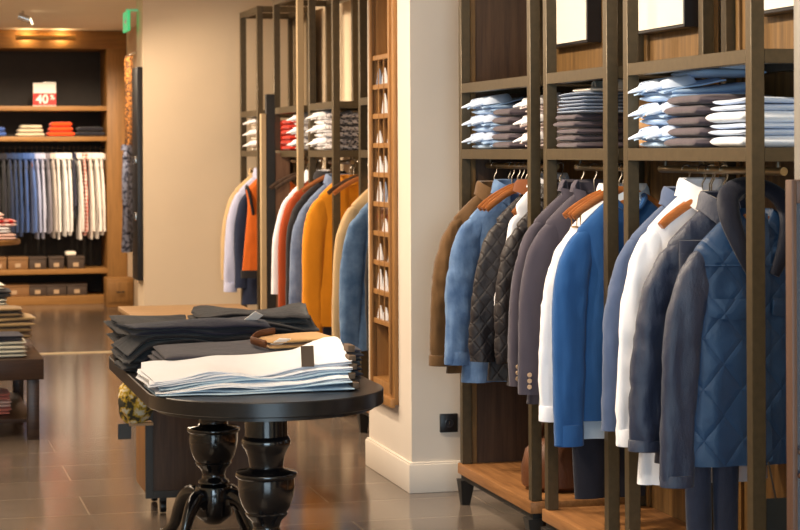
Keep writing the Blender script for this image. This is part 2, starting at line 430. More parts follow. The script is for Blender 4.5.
def trousers(name, label, X, Y, z0, L, mat, group=None, w=.2, rz=0, seed=0, belt=None, T=.03):
    r = thing(name, label, 'trousers', (X, Y, z0-L), group, rz); off = (0, 0, L); S = seed*3.7
    for sd in (-1, 1):
        rings = []
        for i in range(22):
            u = i/21; z = -.04-(L-.04)*u; c = sd*(w*.5-.01*u); hw = w*.5*(1-.28*u)*(1.02 if u < .2 else 1)
            ring = []
            for k in range(20):
                a = 2*PI*k/20; x = c+hw*math.cos(a); y = T*(1-.2*u)*math.sin(a)
                d = noise.noise(V((x*14+S, y*8, z*5)))*.010; ring.append((x, y+d, z))
            rings.append(ring)
        MB(off).loft(rings).build('trouser_leg', mat, r, ang=70)
    rr = [[(w*1.0*math.cos(2*PI*k/28), T*1.1*math.sin(2*PI*k/28), z) for k in range(28)] for z in (0, -.003, -.045, -.05)]
    MB(off).loft(rr).build('waistband', belt or mat, r)
    return r

def hanger(X, Y, label, zr=1.485, drop=.075, rz=0, mat=None, group=None, clips=False, w=.2, name='coat_hanger'):
    r = thing(name, label, 'hanger', (X, Y, zr-drop-.1), group, rz); oz = drop+.1-.0
    P = [(-w, .0, -.002), (-w*.8, .004, .026), (-w*.4, .002, .070), (0, 0, .092), (w*.4, .002, .070), (w*.8, .004, .026), (w, 0, -.002)]
    MB().tube(P, [.010, .011, .011, .012, .011, .011, .010], 10, 25, (.62, 1.25)).build('shoulder_bar', mat or M_hang, r)
    hk = [(0, 0, .095), (0, 0, oz-.018)]+[(.016*math.sin(a), 0, oz-.002+.016*-math.cos(a)+.002) for a in [0.4+4.1*k/10 for k in range(11)]]
    hk = [(0, 0, .095), (0, 0, oz-.045), (.010, 0, oz-.028)]+[(.015*math.cos(a), 0, oz+.001+.015*math.sin(a)) for a in [-.6+3.9*k/10 for k in range(11)]]
    MB().tube(hk, .0026, 6).build('hook', M_steel, r)
    if clips:
        MB().tube([(-w*.85, 0, .01), (-w*.85, 0, -.04), (w*.85, 0, -.04), (w*.85, 0, .01)], .003, 6).build('clip_bar', M_brass, r)
        for sx in (-.55, .55):
            MB().box(w*sx-.012, w*sx+.012, -.010, .010, -.088, -.032, .003).build('clip', M_brass, r)
    return r

# ------------------------------------------------------------------ racks
def rack(label, Y0, Y1, Xf, Xb, ztop=2.575, zs=(1.535, 1.822), panel=None, endpanel=False, rail=True, railx=2.54, group=None, frontleg=True):
    r = thing('clothing_rack', label, 'clothing rack', ((Xf+Xb)/2, (Y0+Y1)/2, 0), group); ox, oy = -(Xf+Xb)/2, -(Y0+Y1)/2; off = (ox, oy, 0)
    w = .042; h = w/2
    for x in (Xf, Xb):
        for y in (Y0, Y1):
            MB(off).box(x-h, x+h, y-h, y+h, .181, ztop, .002, 1).build('post', M_bronze, r)
    def frame(z, nm, hh=.021):
        m = MB(off)
        for x in (Xf, Xb): m.box(x-h+.001, x+h-.001, Y0+h, Y1-h, z-hh, z+hh, .0015, 1)
        for y in (Y0, Y1): m.box(Xf+h, Xb-h, y-h+.001, y+h-.001, z-hh, z+hh, .0015, 1)
        return m.build(nm, M_bronze, r)
    frame(ztop-.022, 'top_frame')
    for z in zs:
        f = frame(z, 'shelf_frame')
        MB(off).box(Xf+h-.002, Xb-h+.002, Y0+h-.002, Y1-h+.002, z+.004, z+.020).build('shelf_board', M_darkz, r)
    # platform
    p = MB(off).box(Xf-.03, Xb+.03, Y0-.03, Y1+.03, .134, .180, .003).build('platform', M_slab, r)
    lf = MB(off)
    for x in (Xf-.005, Xb): lf.box(x-.012, x+.012, Y0-.02, Y1+.02, .11, .134)
    for y in (Y0, Y1): lf.box(Xf, Xb, y-.012, y+.012, .11, .134)
    lf.build('platform_frame', M_iron, r)
    for x in (Xf-.005, Xb):
        for y, s in ((Y0, -1), (Y1, 1)):
            MB(off).loft([[(x+dx*.5, y+dy*.5, 0) for dx, dy in ((-.036, -.03), (.036, -.03), (.036, .03), (-.036, .03))],
                          [(x+dx*.8, y-s*.01+dy*.8, .112) for dx, dy in ((-.04, -.045), (.04, -.045), (.04, .045), (-.04, .045))]]).build('leg', M_iron, r)
    if panel:
        MB(off).box(Xb+.022, Xb+.042, Y0-.01, Y1+.01, .181, ztop-.02).build('back_panel', panel, r)
        m = MB(off)
        for y in (Y0+.03, Y1-.03-.03): m.box(Xb+.010, Xb+.022, y, y+.03, .181, ztop-.05, .002, 1)
        m.build('panel_stile', panel, r)
    if endpanel:
        MB(off).box(Xf+h+.028, Xb-h, Y1-.006, Y1+.010, .181, ztop-.05).build('end_panel', M_darkz, r)
        MB(off).box(Xf+h+.002, Xf+h+.026, Y1-.014, Y1+.010, .181, ztop-.05, .002, 1).build('panel_stile', M_oakz, r)
    if rail:
        R = MB(off).tube([(railx, Y0+.02, 1.485), (railx, Y1-.02, 1.485)], .0125, 12).build('hanging_rail', plain('dull_brass', (150, 128, 90), .35, .6, .05), r)
        for y in (Y0+.06, Y1-.06):
            MB(off).tube([(railx, y, 1.483), (railx, y, 1.53)], .007, 8).build('rail_bracket', M_bronze, R)
    return r

XF, XB, RX = 2.44, 2.80, 2.54
rack('bronze clothes rack beside the pillar, with dark end panel and oak platform', 7.45, 8.42, XF, XB, panel=M_oakz, endpanel=True, group=None)
rack('narrow bronze clothes rack with grey blazers and blue cardigan', 6.59, 7.25, XF, XB, panel=M_oakz)
rack('nearest bronze clothes rack, holding the navy quilted jackets', 5.385, 6.39, XF, XB, panel=M_oakz)
XF2, XB2, RX2 = 2.526, 2.886, 2.63
rack('clothes rack in the far corner against the cream wall, with the orange vest', 13.90, 14.58, XF2, XB2, panel=M_taupe, railx=RX2)
rack('far clothes rack holding the rust sweater and black jacket', 12.47, 13.26, XF2, XB2, panel=None, railx=RX2)
rack('far clothes rack holding the mustard cardigan', 11.42, 12.10, XF2, XB2, panel=M_taupe, railx=RX2)
rack('clothes rack just behind the pillar, holding the beige blazer', 9.85, 10.73, XF2, XB2, panel=M_taupe, railx=RX2)

# pictures on the back panels
for y0, y1, lab in ((7.72, 8.27, 'blank off-white picture hung above the shirts beside the pillar'), (6.69, 7.20, 'blank off-white picture hung in the middle, above the blue cardigan'),
                    (5.62, 6.13, 'blank off-white picture at the top right, nearest of the row')):
    r = thing('picture', lab, 'picture', (2.80, (y0+y1)/2, 1.99), 'pictures above the racks'); hw = (y1-y0)/2
    f = MB().box(-.040, .022, -hw, hw, 0, .62, .002, 1).build('frame', M_black, r)
    MB().box(-.045, -.038, -hw+.004, hw-.004, .012, .608).build('canvas', M_canvas, r)

# ------------------------------------------------------------------ folded goods
def slab(mb, w, d, t, z, x=0, y=0, seed=0, axis='x', wedge=0, amp=.005, nn=18, droop=0, zb=0, sag=0):
    """one folded layer: stadium section, long along axis, with soft irregularity"""
    S = seed*5.17; rings = []
    L, Wd = (w, d) if axis == 'x' else (d, w)
    for i in range(nn+1):
        u = i/nn; l = (u-.5)*L; e = min(1, min(u, 1-u)*nn/1.5); k = .35+.65*math.sqrt(max(0, e)); ring = []
        uw = 1-max(0, min(1, u))**1.6; tt = t*(1-wedge*uw)
        for q in range(22):
            a = 2*PI*q/22; c, s = math.cos(a), math.sin(a)
            b = (Wd/2)*sgn(c)*abs(c)**.35; zz = tt/2*sgn(s)*abs(s)**.75*k
            if e < .5: b *= .985
            nx = noise.noise(V((l*7+S, b*7, z*20)))*amp; nz = noise.noise(V((l*5+S*2, b*5+S, (z+zb)*6)))*amp*1.1
            px, py = (l, b) if axis == 'x' else (b, l)
            zf = z*(1-wedge*uw)
            dz = -zb*wedge*uw
            if sag: dz -= (zb+z)*(1-wedge*uw)*sag*max(0, .5-b/Wd)**1.5
            if droop and px < -w/2+droop: dz -= ((-w/2+droop-px)**1.3)*1.0
            ring.append((x+px+nx, y+py+nx*.8, max(0.0005, zf+tt/2+zz+nz*min(1, (z+zb)*25+.12))+dz))
        rings.append(ring)
    mb.loft(rings)

def folded(name, label, cat, loc, w, d, t, mat, group=None, layers=2, rz=0, seed=0, axis='x', wedge=0, amp=.005, droop=0, tagx=None, tagm=None, zb=0, sag=0):
    r = thing(name, label, cat, loc, group, rz)
    rnd = random.Random(int(seed*100)+3); m = MB(); lt = t/layers
    for k in range(layers):
        slab(m, w*(1-.02*rnd.random()), d*(1-.04*rnd.random()), lt*.97, k*lt, rnd.uniform(-.006, .006), rnd.uniform(-.004, .004), seed*(9 if seed == int(seed) else 1)+k*(1 if seed == int(seed) else .02), axis, wedge, amp, droop=droop, zb=zb, sag=sag)
    m.build('cloth', mat, r, ang=75)
    if tagx:
        (x, y, z, a) = tagx
        b = MB().box(-.022, .022, -.0012, .0012, -.035, .035, .0005, 1).build('price_tag', tagm or M_white_card, r)
        b.location = (x, y, z); b.rotation_euler = a
        b['label'] = 'card price tag'
    return r

def folded_shirt(label, loc, mat, cmat, group, w=.34, d=.26, t=.07, seed=0, rz=0):
    """folded dress shirt, collar at the -x end pointing at the aisle"""
    r = thing('folded_shirt', label, 'shirt', loc, group, rz); m = MB()
    slab(m, w-.05, d, t*.44, 0, .03, 0, seed, 'x', .25, .005); slab(m, w-.06, d*.97, t*.44, t*.44, .03, 0, seed+1, 'x', .45, .006)
    m.build('cloth', mat, r, ang=75)
    top = lambda x: t*.36+t*.58*max(0, min(1, (x+w/2)/(w*.75)))**.9
    g = []
    for i in range(15):
        u = i/14; x = -w/2+.03+(w*.62)*u
        g.append([(x, (j/12-.5)*d*.9*(1-.1*u), top(x)+.004-.014*abs(j/12-.5)*2*(1-u*.5)+noise.noise(V((x*14+seed, (j/12-.5)*d*12, seed)))*.006) for j in range(13)])
    MB().sheet(g, .005).build('shirt_front', mat, r)
    g = []                           # fold-down collar: horseshoe band open towards the aisle
    for k in range(25):
        a = 1.95-3.9*k/24; cx = -w/2+.075+.075*math.cos(a)*1.15; cy = d*.30*math.sin(a); e = max(0, -math.cos(a))
        g.append([(cx+o*math.cos(a), cy+o*math.sin(a)*1.1, top(cx)+h*(1-.3*e)+.004) for o, h in ((-.004, .0), (.0, .018), (.006, .026), (.014, .023), (.024, .008), (.030, -.004))])
    MB().sheet(g, .0035).build('collar', cmat, r)
    for sd in (-1, 1):               # the two points
        rings = []
        for i in range(6):
            u = i/5; cx = -w/2+.075-.085*u; cy = sd*d*(.20+.07*u); hy = .040*(1-u)+.004; hz = .017*(1-u)**.8+.004; zc = top(-w/2+.06)*(1-.30*u)+.014-.012*u
            rings.append([(cx, cy+hy*sgn(math.cos(q))*abs(math.cos(q))**.6, zc+hz*math.sin(q)*(1.0 if math.sin(q) > 0 else .6)) for q in [2*PI*k/12 for k in range(12)]])
        MB().loft(rings).build('collar_point', cmat, r, ang=60)
    return r

def band_collar(r, x, y, z, rx, ry, h, mat):
    g = [[(x+(rx+o)*math.cos(a), y+(ry+o)*math.sin(a), z+hh*h) for o, hh in ((0, 0), (.002, .8), (.008, 1), (.014, .8), (.017, 0))] for a in [-PI*.75+1.5*PI*k/26 for k in range(27)]]
    return MB().sheet(g, .004).build('collar', mat, r)

ZS = 1.5555
M_lblue = fabric('light_blue_cotton', (160, 190, 226), .06, .25, .8, 16)
M_lblue2 = fabric('pale_blue_cotton', (206, 219, 240), .04, .2, .8, 16)
M_blush = fabric('blush_white_cotton', (236, 222, 220), .03, .25, .8, 16)
M_white = fabric('white_cotton', (240, 240, 244), .02, .3, .85, 14)
M_grey = fabric('mauve_grey_wool', (86, 77, 84), .10, .35, .95, 26)
M_greyblue = fabric('grey_blue_cotton', (128, 142, 166), .10, .4, .85, 26)
M_tan = fabric('tan_wool', (190, 150, 104), .06, .3, .9)
M_cream = fabric('cream_wool', (232, 222, 206), .03, .3, .9)
for k, (nm) in enumerate(('lowest', 'middle', 'topmost')):
    folded_shirt(f'light blue folded shirt, {nm} of the stack by the pillar', (2.565, 8.20, ZS+.0745*k), M_lblue, M_lblue2, 'blue shirts on the shelf by the pillar', seed=k, d=.28, t=.078)
    folded_shirt(f'blush white folded shirt, {nm} of the stack right of the grey sweaters by the pillar', (2.60, 7.60, ZS+.070*k), M_blush, M_white, 'blush shirts on the shelf by the pillar', seed=k+4, d=.2, t=.073)
    folded_shirt(f'light blue folded shirt with big collar, {nm} of its stack on the nearest rack', (2.575, 6.19, ZS+.077*k), M_lblue, M_lblue2, 'blue shirts on the nearest rack', seed=k+8, w=.36, d=.30, t=.080)
OR4 = ('lowest', 'second', 'third', 'topmost')
OR6 = ('lowest', 'second from bottom', 'third from bottom', 'fourth from bottom', 'fifth from bottom', 'topmost')
r_ = folded('folded_shirt', 'pale blue folded shirt with round band collar on the blue stack of the nearest rack', 'shirt', (2.66, 6.15, ZS+.233), .24, .24, .028, M_lblue, None, 1, seed=57)
band_collar(r_, .035, 0, .020, .080, .085, .036, M_lblue2)
OR5 = ('lowest', 'second from bottom', 'middle', 'second from top', 'topmost')
def dark_stack(Y, where, n=5, t=.034, d=.26, x=2.57, w=.27):
    for k in range(n):
        folded('folded_sweater', f'dark grey folded sweater, {OR5[k]} of the stack {where}', 'sweater', (x+.003*((k*37) % 5-2), Y+.002*((k*53) % 5-2), ZS+t*k), w, d, t, M_grey, 'grey sweaters '+where, 1, 0, seed=k+int(Y*10), axis='y', amp=.006)
dark_stack(7.88, 'on the shelf by the pillar', t=.034, d=.24)
dark_stack(7.06, 'on the middle rack', t=.026, d=.24)
dark_stack(5.93, 'on the nearest rack', t=.034, d=.28)
for k in range(3):
    folded('folded_shirt', f'grey-blue folded shirt, {("lowest", "middle", "topmost")[k]} of three on the dark sweaters of the middle rack', 'shirt', (2.585, 7.02, ZS+.130+.026*k), .30, .30-.01*k, .027, M_greyblue, 'grey-blue shirts on the middle rack', 2, 0, seed=k+40, axis='y', amp=.008)
r_ = folded('folded_shirt', 'cream folded shirt on top of the grey-blue pile on the middle rack', 'shirt', (2.60, 6.98, ZS+.209), .26, .20, .016, M_cream, None, 1, 0, seed=50, axis='y', amp=.004)
band_collar(r_, .0, 0, .012, .075, .080, .030, M_cream)
folded('folded_sweater', 'tan folded sweater at the back of the middle rack shelf', 'sweater', (2.70, 6.78, ZS), .16, .2, .19, M_tan, None, 3, 0, seed=51, axis='y', amp=.006)
M_whblue = fabric('white_pale_blue', (234, 239, 247), .03, .3, .85)
for k in range(4):
    folded('folded_shirt', f'white folded shirt, {OR4[k]} of the white stack on the nearest rack', 'shirt', (2.60+.006*(k % 2), 5.61, ZS+.037*k), .32, .27, .038, M_whblue if k % 2 == 0 else M_lblue2, 'white shirts at the near end of the nearest rack', 2 if k % 2 else 1, .03*(k % 3-1), seed=60+k, axis='y', amp=.010)

# ------------------------------------------------------------------ garments on the near racks
def hung(desc, *a, **k):
    g = garment(*a, **k)
    X, Y = k.get('X'), k.get('Y')
    hanger(X, Y, f'wooden hanger inside the {desc}', rz=k.get('rz', 0), drop=1.485-k.get('z0', 1.385)+.016, w=.15)
    return g
M_suede = fabric('brown_suede', (96, 68, 36), .22, .45, .75, 18, .3)
M_denim = fabric('light_denim', (74, 104, 148), .15, .6, .85, 26, mottled=(112, 142, 182))
M_navyk = fabric('dark_navy_knit', (38, 46, 70), .15, .3)
M_quiltb = quilt('black_quilt', (36, 32, 35), 15, .55, .8)
M_rust = fabric('rust_cord', (112, 64, 34), .1, .3)
M_char = fabric('charcoal_wool', (72, 67, 78), .08, .22, .9, 16)
M_wht = fabric('bright_white', (232, 233, 240), .015, .3, .8, 14)
M_blue = fabric('royal_blue_knit', (38, 84, 142), .10, .3, .9, 16)
M_sky = fabric('ice_blue', (205, 218, 232), .03, .3)
M_slate = fabric('slate_blue_cotton', (76, 90, 120), .1, .35)
M_shell = fabric('navy_nylon', (37, 45, 67), .15, 1.0, .42, 15, .1, .5)
M_quiltn = quilt('navy_quilt', (26, 57, 92), 6.5, .5, 1.0)
M_navyh = fabric('navy_collar', (21, 25, 42), .15, .5, .6)
M_jean = fabric('indigo_denim', (40, 46, 64), .25, .45, .9, 30)
M_dkjean = fabric('black_jean', (36, 36, 46), .2, .4, .9, 30)
M_but = plain('horn_button', (196, 168, 138), .35)

hung('brown suede jacket', 'jacket', 'brown suede jacket hanging at the far end of the rack, in front of the pillar', 'jacket', X=2.53, Y=8.27, z0=1.375, L=.78, mat=M_suede, sw=.195, hem=.22, Ls=.74, flare=.03, collar='shirt', seed=1, fold=.012, wr=.006, placket=.04, cuff=.04, pockets=((-.1, -.25, .1, .05),))
hung('dark navy sweater', 'sweater', 'dark navy sweater between the brown suede jacket and the denim shirt', 'sweater', X=2.56, Y=8.16, z0=1.38, L=.66, mat=M_navyk, sw=.17, hem=.19, Ls=.62, collar='crew', seed=2)
hung('light denim shirt', 'shirt', 'light blue denim shirt hanging next to the brown suede jacket', 'shirt', X=2.53, Y=8.02, z0=1.385, L=.80, mat=M_denim, sw=.2, hem=.225, Ls=.72, flare=.02, rs=1.1, collar='shirt', seed=3, fold=.016, wr=.006, placket=.035, buttons=6, cuff=.05, pockets=((-.09, -.22, .1, .05), (.09, -.22, .1, .05)))
for k, yy in enumerate((7.94, 7.885, 7.83)):
    hanger(2.53, yy, f'bare wooden hanger above the denim shirt, {("farthest", "middle", "nearest")[k]} of three', drop=.075, group='bare hangers by the denim shirt', w=.17)
hung('black quilted jacket', 'jacket', 'black quilted jacket with rust brown placket near the pillar', 'jacket', X=2.545, Y=7.70, z0=1.385, L=.76, mat=M_quiltb, sw=.19, hem=.225, Ls=.68, flare=.03, rs=1.1, collar='stand', cmat=M_rust, seed=4, fold=.014, wr=.008, placket=.06, lining=M_rust, pockets=((-.11, -.44, .12, .06),))
hung('black quilted jacket with plain front', 'jacket', 'black quilted jacket with plain front, against the grey blazers', 'jacket', X=2.585, Y=7.56, z0=1.37, L=.75, mat=M_quiltb, sw=.19, hem=.225, Ls=.66, flare=.01, collar='stand', seed=5, fold=.014, wr=.008, placket=.05, pockets=((-.1, -.42, .12, .06),), cmat=M_quiltb)
hung('white shirt in the black jacket', 'shirt', 'white shirt whose collar rises above the black quilted jackets', 'shirt', X=2.56, Y=7.625, z0=1.415, L=.60, mat=M_wht, sw=.15, hem=.17, T=.02, Ls=.5, rs=.6, collar='shirt', seed=6)

hung('farther grey blazer', 'blazer', 'grey blazer, farther of the pair, next to the black quilted jacket', 'blazer', X=2.53, Y=7.15, z0=1.40, L=.80, mat=M_char, group='grey blazers', sw=.2, hem=.22, Ls=.73, flare=.02, collar=None, lapel=.30, seed=7, fold=.008, wr=.002, quad=3, bmat=M_but)
hung('nearer grey blazer', 'blazer', 'grey blazer, nearer of the pair, beside the white shirts', 'blazer', X=2.53, Y=7.01, z0=1.40, L=.80, mat=M_char, group='grey blazers', sw=.2, hem=.22, Ls=.745, flare=.02, rs=1.15, collar=None, lapel=.30, seed=8, fold=.008, wr=.002, quad=3, bmat=M_but)
hung('long white shirt', 'shirt', 'long white shirt hanging between the grey blazer and the blue cardigan', 'shirt', X=2.558, Y=6.82, z0=1.385, L=.86, mat=M_wht, sw=.2, hem=.225, Ls=.80, flare=.03, rs=1.15, collar='shirt', seed=9, fold=.014, placket=.03, buttons=6, cuff=.05)
hung('ice blue shirt', 'shirt', 'ice blue shirt whose hem shows under the blue cardigan', 'shirt', X=2.56, Y=6.755, z0=1.385, L=.86, mat=M_sky, sw=.19, hem=.22, Ls=.74, flare=-.01, collar='shirt', seed=10, fold=.014)
for k, yy in enumerate((6.80, 6.745, 6.705)):
    hanger(2.53, yy, f'orange wooden clip hanger above the white shirt, {("farthest", "middle", "nearest")[k]} of three', drop=.07, group='clip hangers by the white shirt', w=.19, clips=True)
trousers('trousers', 'dark navy trousers hanging below the blue cardigan', 2.51, 6.80, 1.20, .90, M_dkjean, None, .17, 0, 3)
hung('bright blue cardigan', 'cardigan', 'bright blue cardigan beside the long white shirt, behind the near post of the middle rack', 'cardigan', X=2.54, Y=6.69, z0=1.385, L=.79, mat=M_blue, sw=.2, hem=.215, Ls=.87, flare=.0, rs=1.1, collar='crew', seed=11, fold=.010, wr=.002, placket=.03, buttons=0, cuff=.07)

hung('slate blue shirt', 'shirt', 'slate blue shirt behind the white shirt on the nearest rack', 'shirt', X=2.52, Y=6.10, z0=1.385, L=.78, mat=M_slate, sw=.205, hem=.225, Ls=.74, flare=.02, collar='shirt', seed=13)
hung('white shirt with upturned collar', 'shirt', 'white shirt with upturned collar behind the navy jackets', 'shirt', X=2.53, Y=5.99, z0=1.415, L=.93, mat=M_wht, sw=.2, hem=.225, Ls=.80, flare=.025, collar='shirt', seed=14, fold=.016, cuff=.05)
hung('beige shirt', 'shirt', 'beige shirt, only its collar showing behind the navy jacket', 'shirt', X=2.57, Y=5.915, z0=1.375, L=.70, mat=M_cream, sw=.17, hem=.19, T=.022, Ls=.55, rs=.6, flare=-.02, collar='shirt', seed=15)
for k, yy in enumerate((5.955, 5.94)):
    hanger(2.54, yy, f'wooden hanger over the beige shirt, {("farther", "nearer")[k]} of two', drop=.075, group='hangers by the beige shirt', w=.17)
hung('navy nylon jacket', 'jacket', 'navy jacket with shiny sleeve, behind the quilted one', 'jacket', X=2.54, Y=5.84, z0=1.375, L=.80, mat=M_shell, sw=.2, hem=.235, Ls=.755, flare=.045, rs=1.15, collar='shirt', seed=16, fold=.012, wr=.008, cuff=.03, sdy=0)
trousers('jeans', 'dark indigo jeans hanging below the navy quilted jacket', 2.46, 5.76, 1.27, 1.05, M_jean, None, .105, 0, 8)
hung('navy quilted jacket', 'jacket', 'navy quilted jacket at the front of the nearest rack', 'jacket', X=2.555, Y=5.645, z0=1.37, L=.775, mat=M_quiltn, smat=M_shell, sw=.205, hem=.232, T=.045, Ls=.83, flare=.03, rs=1.1, collar='loop', cmat=M_navyh, seed=17, fold=.010, wr=.004, placket=.05, yoke=True, cuff=.03, pockets=((-.10, -.27, .14, .05), (.10, -.27, .14, .05)))

# leather bag on the platform
b = thing('leather_bag', 'brown leather bag lying on the oak platform behind the white shirt', 'bag', (2.62, 7.70, .181))
MB().loft([[((.15*q)*math.cos(2*PI*k/20)*1, (.15*q)*math.sin(2*PI*k/20)*.9, z) for k in range(20)] for z, q in ((0, .8), (.02, 1), (.09, 1.02), (.16, .9), (.2, .62), (.215, .3))]).build('body', M_leather, b)
MB().tube([(-.08, 0, .18), (-.06, 0, .27), (0, 0, .30), (.06, 0, .27), (.08, 0, .18)], .009, 8, 16).build('strap', M_leather, b)

# hanging swing tag at near end
g = thing('shop_tag', 'dark card tag on a black string hanging below the quilted jacket', 'tag', (2.53, 5.45, .36))
MB().box(-.05, .05, -.002, .002, 0, .16, .001, 1).build('card', plain('teal_black_card', (24, 36, 42), .5), g)
MB().tube([(0, 0, .16), (0, .05, .26)], .003, 6).build('string', M_black, g)

# framed mirror at the right edge
g = thing('mirror', 'brown framed mirror panel at the right edge of the picture', 'mirror', (2.545, 4.72, 0))
zt = 1.472; x0, x1 = -.315, .335
MB().box(x0, x0+.014, -.02, .02, 0, zt, .003).build('frame_stile', plain('brown_frame', (92, 66, 54), .45, var=.08), g)
MB().box(x1-.024, x1, -.02, .02, 0, zt, .003).build('frame_stile', MC['brown_frame'], g)
MB().box(x0+.014, x1-.024, -.02, .02, zt-.06, zt, .003).build('frame_rail', MC['brown_frame'], g)
MB().box(x0+.014, x1-.024, -.02, .02, 0, .08, .003).build('frame_rail', MC['brown_frame'], g)
MB().box(x0+.014, x1-.024, -.004, .006, .08, zt-.06).build('pane', plain('daylight_tinted_mirror', (86, 100, 122), .12, .7, .03), g)  # blue-grey base colour stands in for daylight reflected in the pane
MB().tube([(x0+.02, -.02, .775), (x0+.02, -.05, .78), (x0+.05, -.05, .775), (x0+.05, -.02, .765)], .007, 8, 12).build('handle', M_steel, g)
MB().tube([(x0+.02, -.02, .715), (x0+.02, -.05, .72), (x0+.05, -.05, .71), (x0+.05, -.02, .70)], .007, 8, 12).build('handle', MC['brown_frame'], g)
g = MB().box(-.03, .03, -.02, .02, 0, 2.8, .003).build('steel_post', plain('pale_steel', (150, 146, 140), .5, .3), loc=(2.352, 4.86, 0))
tag(g, 'pale grey steel post at the far right edge, behind the mirror frame', 'post')

# outlet on pillar
g = thing('power_socket', 'black square socket low on the pillar front', 'socket', (2.458, 8.765, .27))
MB().box(-.042, .042, -.009, .005, -.0, .084, .003).build('plate', M_black, g)
o = MB().lathe([(.001, .0), (.02, .0), (.021, .003), (.018, .004), (.017, .001), (.001, .0005)], n=20).build('insert', plain('socket_insert', (40, 40, 46), .3), g)
o.location = (0, -.009, .042); o.rotation_euler = (PI/2, 0, 0)
MB().box(-.003, .003, -.012, -.008, .034, .05).build('contact', M_steel, g)

# ------------------------------------------------------------------ glazed display case in the pillar side
def display_case():
    r = thing('display_case', 'tall oak display case with small glazed cells set in the pillar side', 'display case', (2.285, 9.245, .37))
    y0, y1 = -.245, .245; top = 2.35; f = .055
    for a, b_ in ((y0, y0+f), (y1-f, y1)):
        MB().box(-.022, .0, a, b_, 0, top, .004).build('frame_stile', M_case, r)
        m = MB(); yi = b_ if a < 0 else a
        m.box(0, .118, yi-.012 if a < 0 else yi, yi if a < 0 else yi+.012, .06, top-.04); m.box(-.032, -.018, yi-.014, yi+.014, .05, top-.03, .003); m.build('side_lining', M_case, r)
    MB().box(-.022, 0, y0+f, y1-f, 0, .09, .004).build('frame_rail', M_case, r)
    MB().box(-.022, 0, y0+f, y1-f, top-.06, top, .004).build('frame_rail', M_case, r)
    MB().box(-.042, -.018, y0-.004, y1+.004, -.012, .03, .004).build('sill', M_case, r)
    MB().box(.108, .118, y0+f, y1-f, .06, top-.04).build('back', M_caseb, r)
    MB().box(0, .108, y0+f, y1-f, .075, .09).build('niche_floor', M_case, r)
    zs = [.363+.1406*k for k in range(10)]
    for k, z in enumerate(zs):
        MB().box(-.018, .108, y0+f, y1-f, z-.012, z+.012, .002, 1).build('shelf', M_case, r)
    mid = 0
    for yy in (-.05, .055):
        MB().box(-.021, -.016, yy-.003, yy+.003, zs[0]+.012, zs[-1]-.012).build('mullion', M_case, r)
    MB().box(-.0155, -.0140, y0+f, y1-f, zs[0]+.013, zs[-1]-.013).build('pane', M_glass, r)
    return r, zs, mid
dc, zs, mid = display_case()
ROW = ('lowest', 'second', 'third', 'fourth', 'fifth', 'sixth', 'seventh', 'eighth', 'ninth')
def pocket_square(y, z, h, lab, m):
    r = thing('pocket_square', lab, 'pocket square', (2.285+.002, 9.245+y, .37+z), 'white pocket squares in the display case')
    rings = []
    for i in range(8):
        u = i/7; rr = (.042*(1-u)**.7+.005)
        rings.append([(.013*(1-.6*u)*math.cos(2*PI*k/12), rr*math.sin(2*PI*k/12)*(1+.2*math.sin(k*2.1))+.008*u, h*u) for k in range(12)])
    MB().loft(rings).build('cloth', m, r)
for k in range(9):
    for q, yy in ((0, -.10), (1, .005), (2, .115)):
        if (k*3+q) % 4 == 3 and k > 1: continue
        pocket_square(mid+yy, zs[k]+.0125, .06+.035*((k*5+q*3) % 3)/2, f'white pocket square, {ROW[k]} row up in the display case, {("nearest", "middle", "farthest")[q]} cell', M_wht if (k+q) % 5 else M_greyblue)

# ------------------------------------------------------------------ display table with turned pedestals
TX, TY0, TY1, TR, TZ = 1.227, 6.67, 7.85, .40, .75
t = thing('display_table', 'black display table with rounded end and turned pedestals, loaded with jeans', 'table', (TX, (TY0+TY1)/2, 0)); off = (0, -(TY0+TY1)/2, 0)
def race(R, z):
    P = [(R*math.cos(PI+PI*k/40), TY0+R*math.sin(PI+PI*k/40), z) for k in range(41)]
    return P+[(R*math.cos(PI*k/40), TY1+R*math.sin(PI*k/40), z) for k in range(41)]
MB(off).loft([race(TR-.003, TZ-.05), race(TR, TZ-.047), race(TR, TZ-.003), race(TR-.003, TZ)]).build('table_top', M_top, t, ang=30)
MB(off).loft([race(TR-.03, TZ-.064), race(TR-.03, TZ-.0502)]).build('apron', M_top, t, ang=30)
prof = [(.06, TZ-.064), (.073, TZ-.066), (.073, .592), (.078, .588), (.084, .575), (.083, .562), (.072, .545), (.062, .52), (.058, .485), (.066, .478), (.100, .472), (.106, .464), (.104, .455), (.096, .448),
        (.097, .42), (.092, .385), (.080, .35), (.070, .335), (.073, .330), (.070, .323), (.052, .305), (.045, .285), (.048, .27), (.060, .262), (.062, .252), (.050, .246), (.070, .238), (.074, .225), (.074, .13), (.066, .118), (.05, .105), (.03, .09)]
for yy in (6.66, 7.80):
    p = MB(off).lathe(prof, (0, yy, 0), 40).build('pedestal', M_lac, t, ang=50)
    for a in (PI*.25, PI*.75, PI*1.25, PI*1.75):
        c, s = math.cos(a), math.sin(a)
        pts = [(rr*c, yy+rr*s, z) for rr, z in ((.05, .17), (.09, .20), (.135, .185), (.17, .13), (.195, .07), (.235, .028), (.262, .03))]
        MB(off).tube(pts, [.03, .036, .034, .028, .024, .026, .02], 12, 24, (.75, 1)).build('foot', M_lac, p)
T = 'on the black display table'
M_wj = fabric('white_denim', (232, 234, 240), .02, .35, .85, 18)
M_wjb = fabric('ice_denim', (170, 196, 216), .05, .35, .85, 18)
M_gj = fabric('grey_denim', (62, 58, 64), .12, .4, .9, 22)
M_bj = fabric('black_denim', (29, 28, 32), .15, .5, .9, 22)
M_nj = fabric('navy_denim', (28, 29, 44), .15, .5, .9, 22)
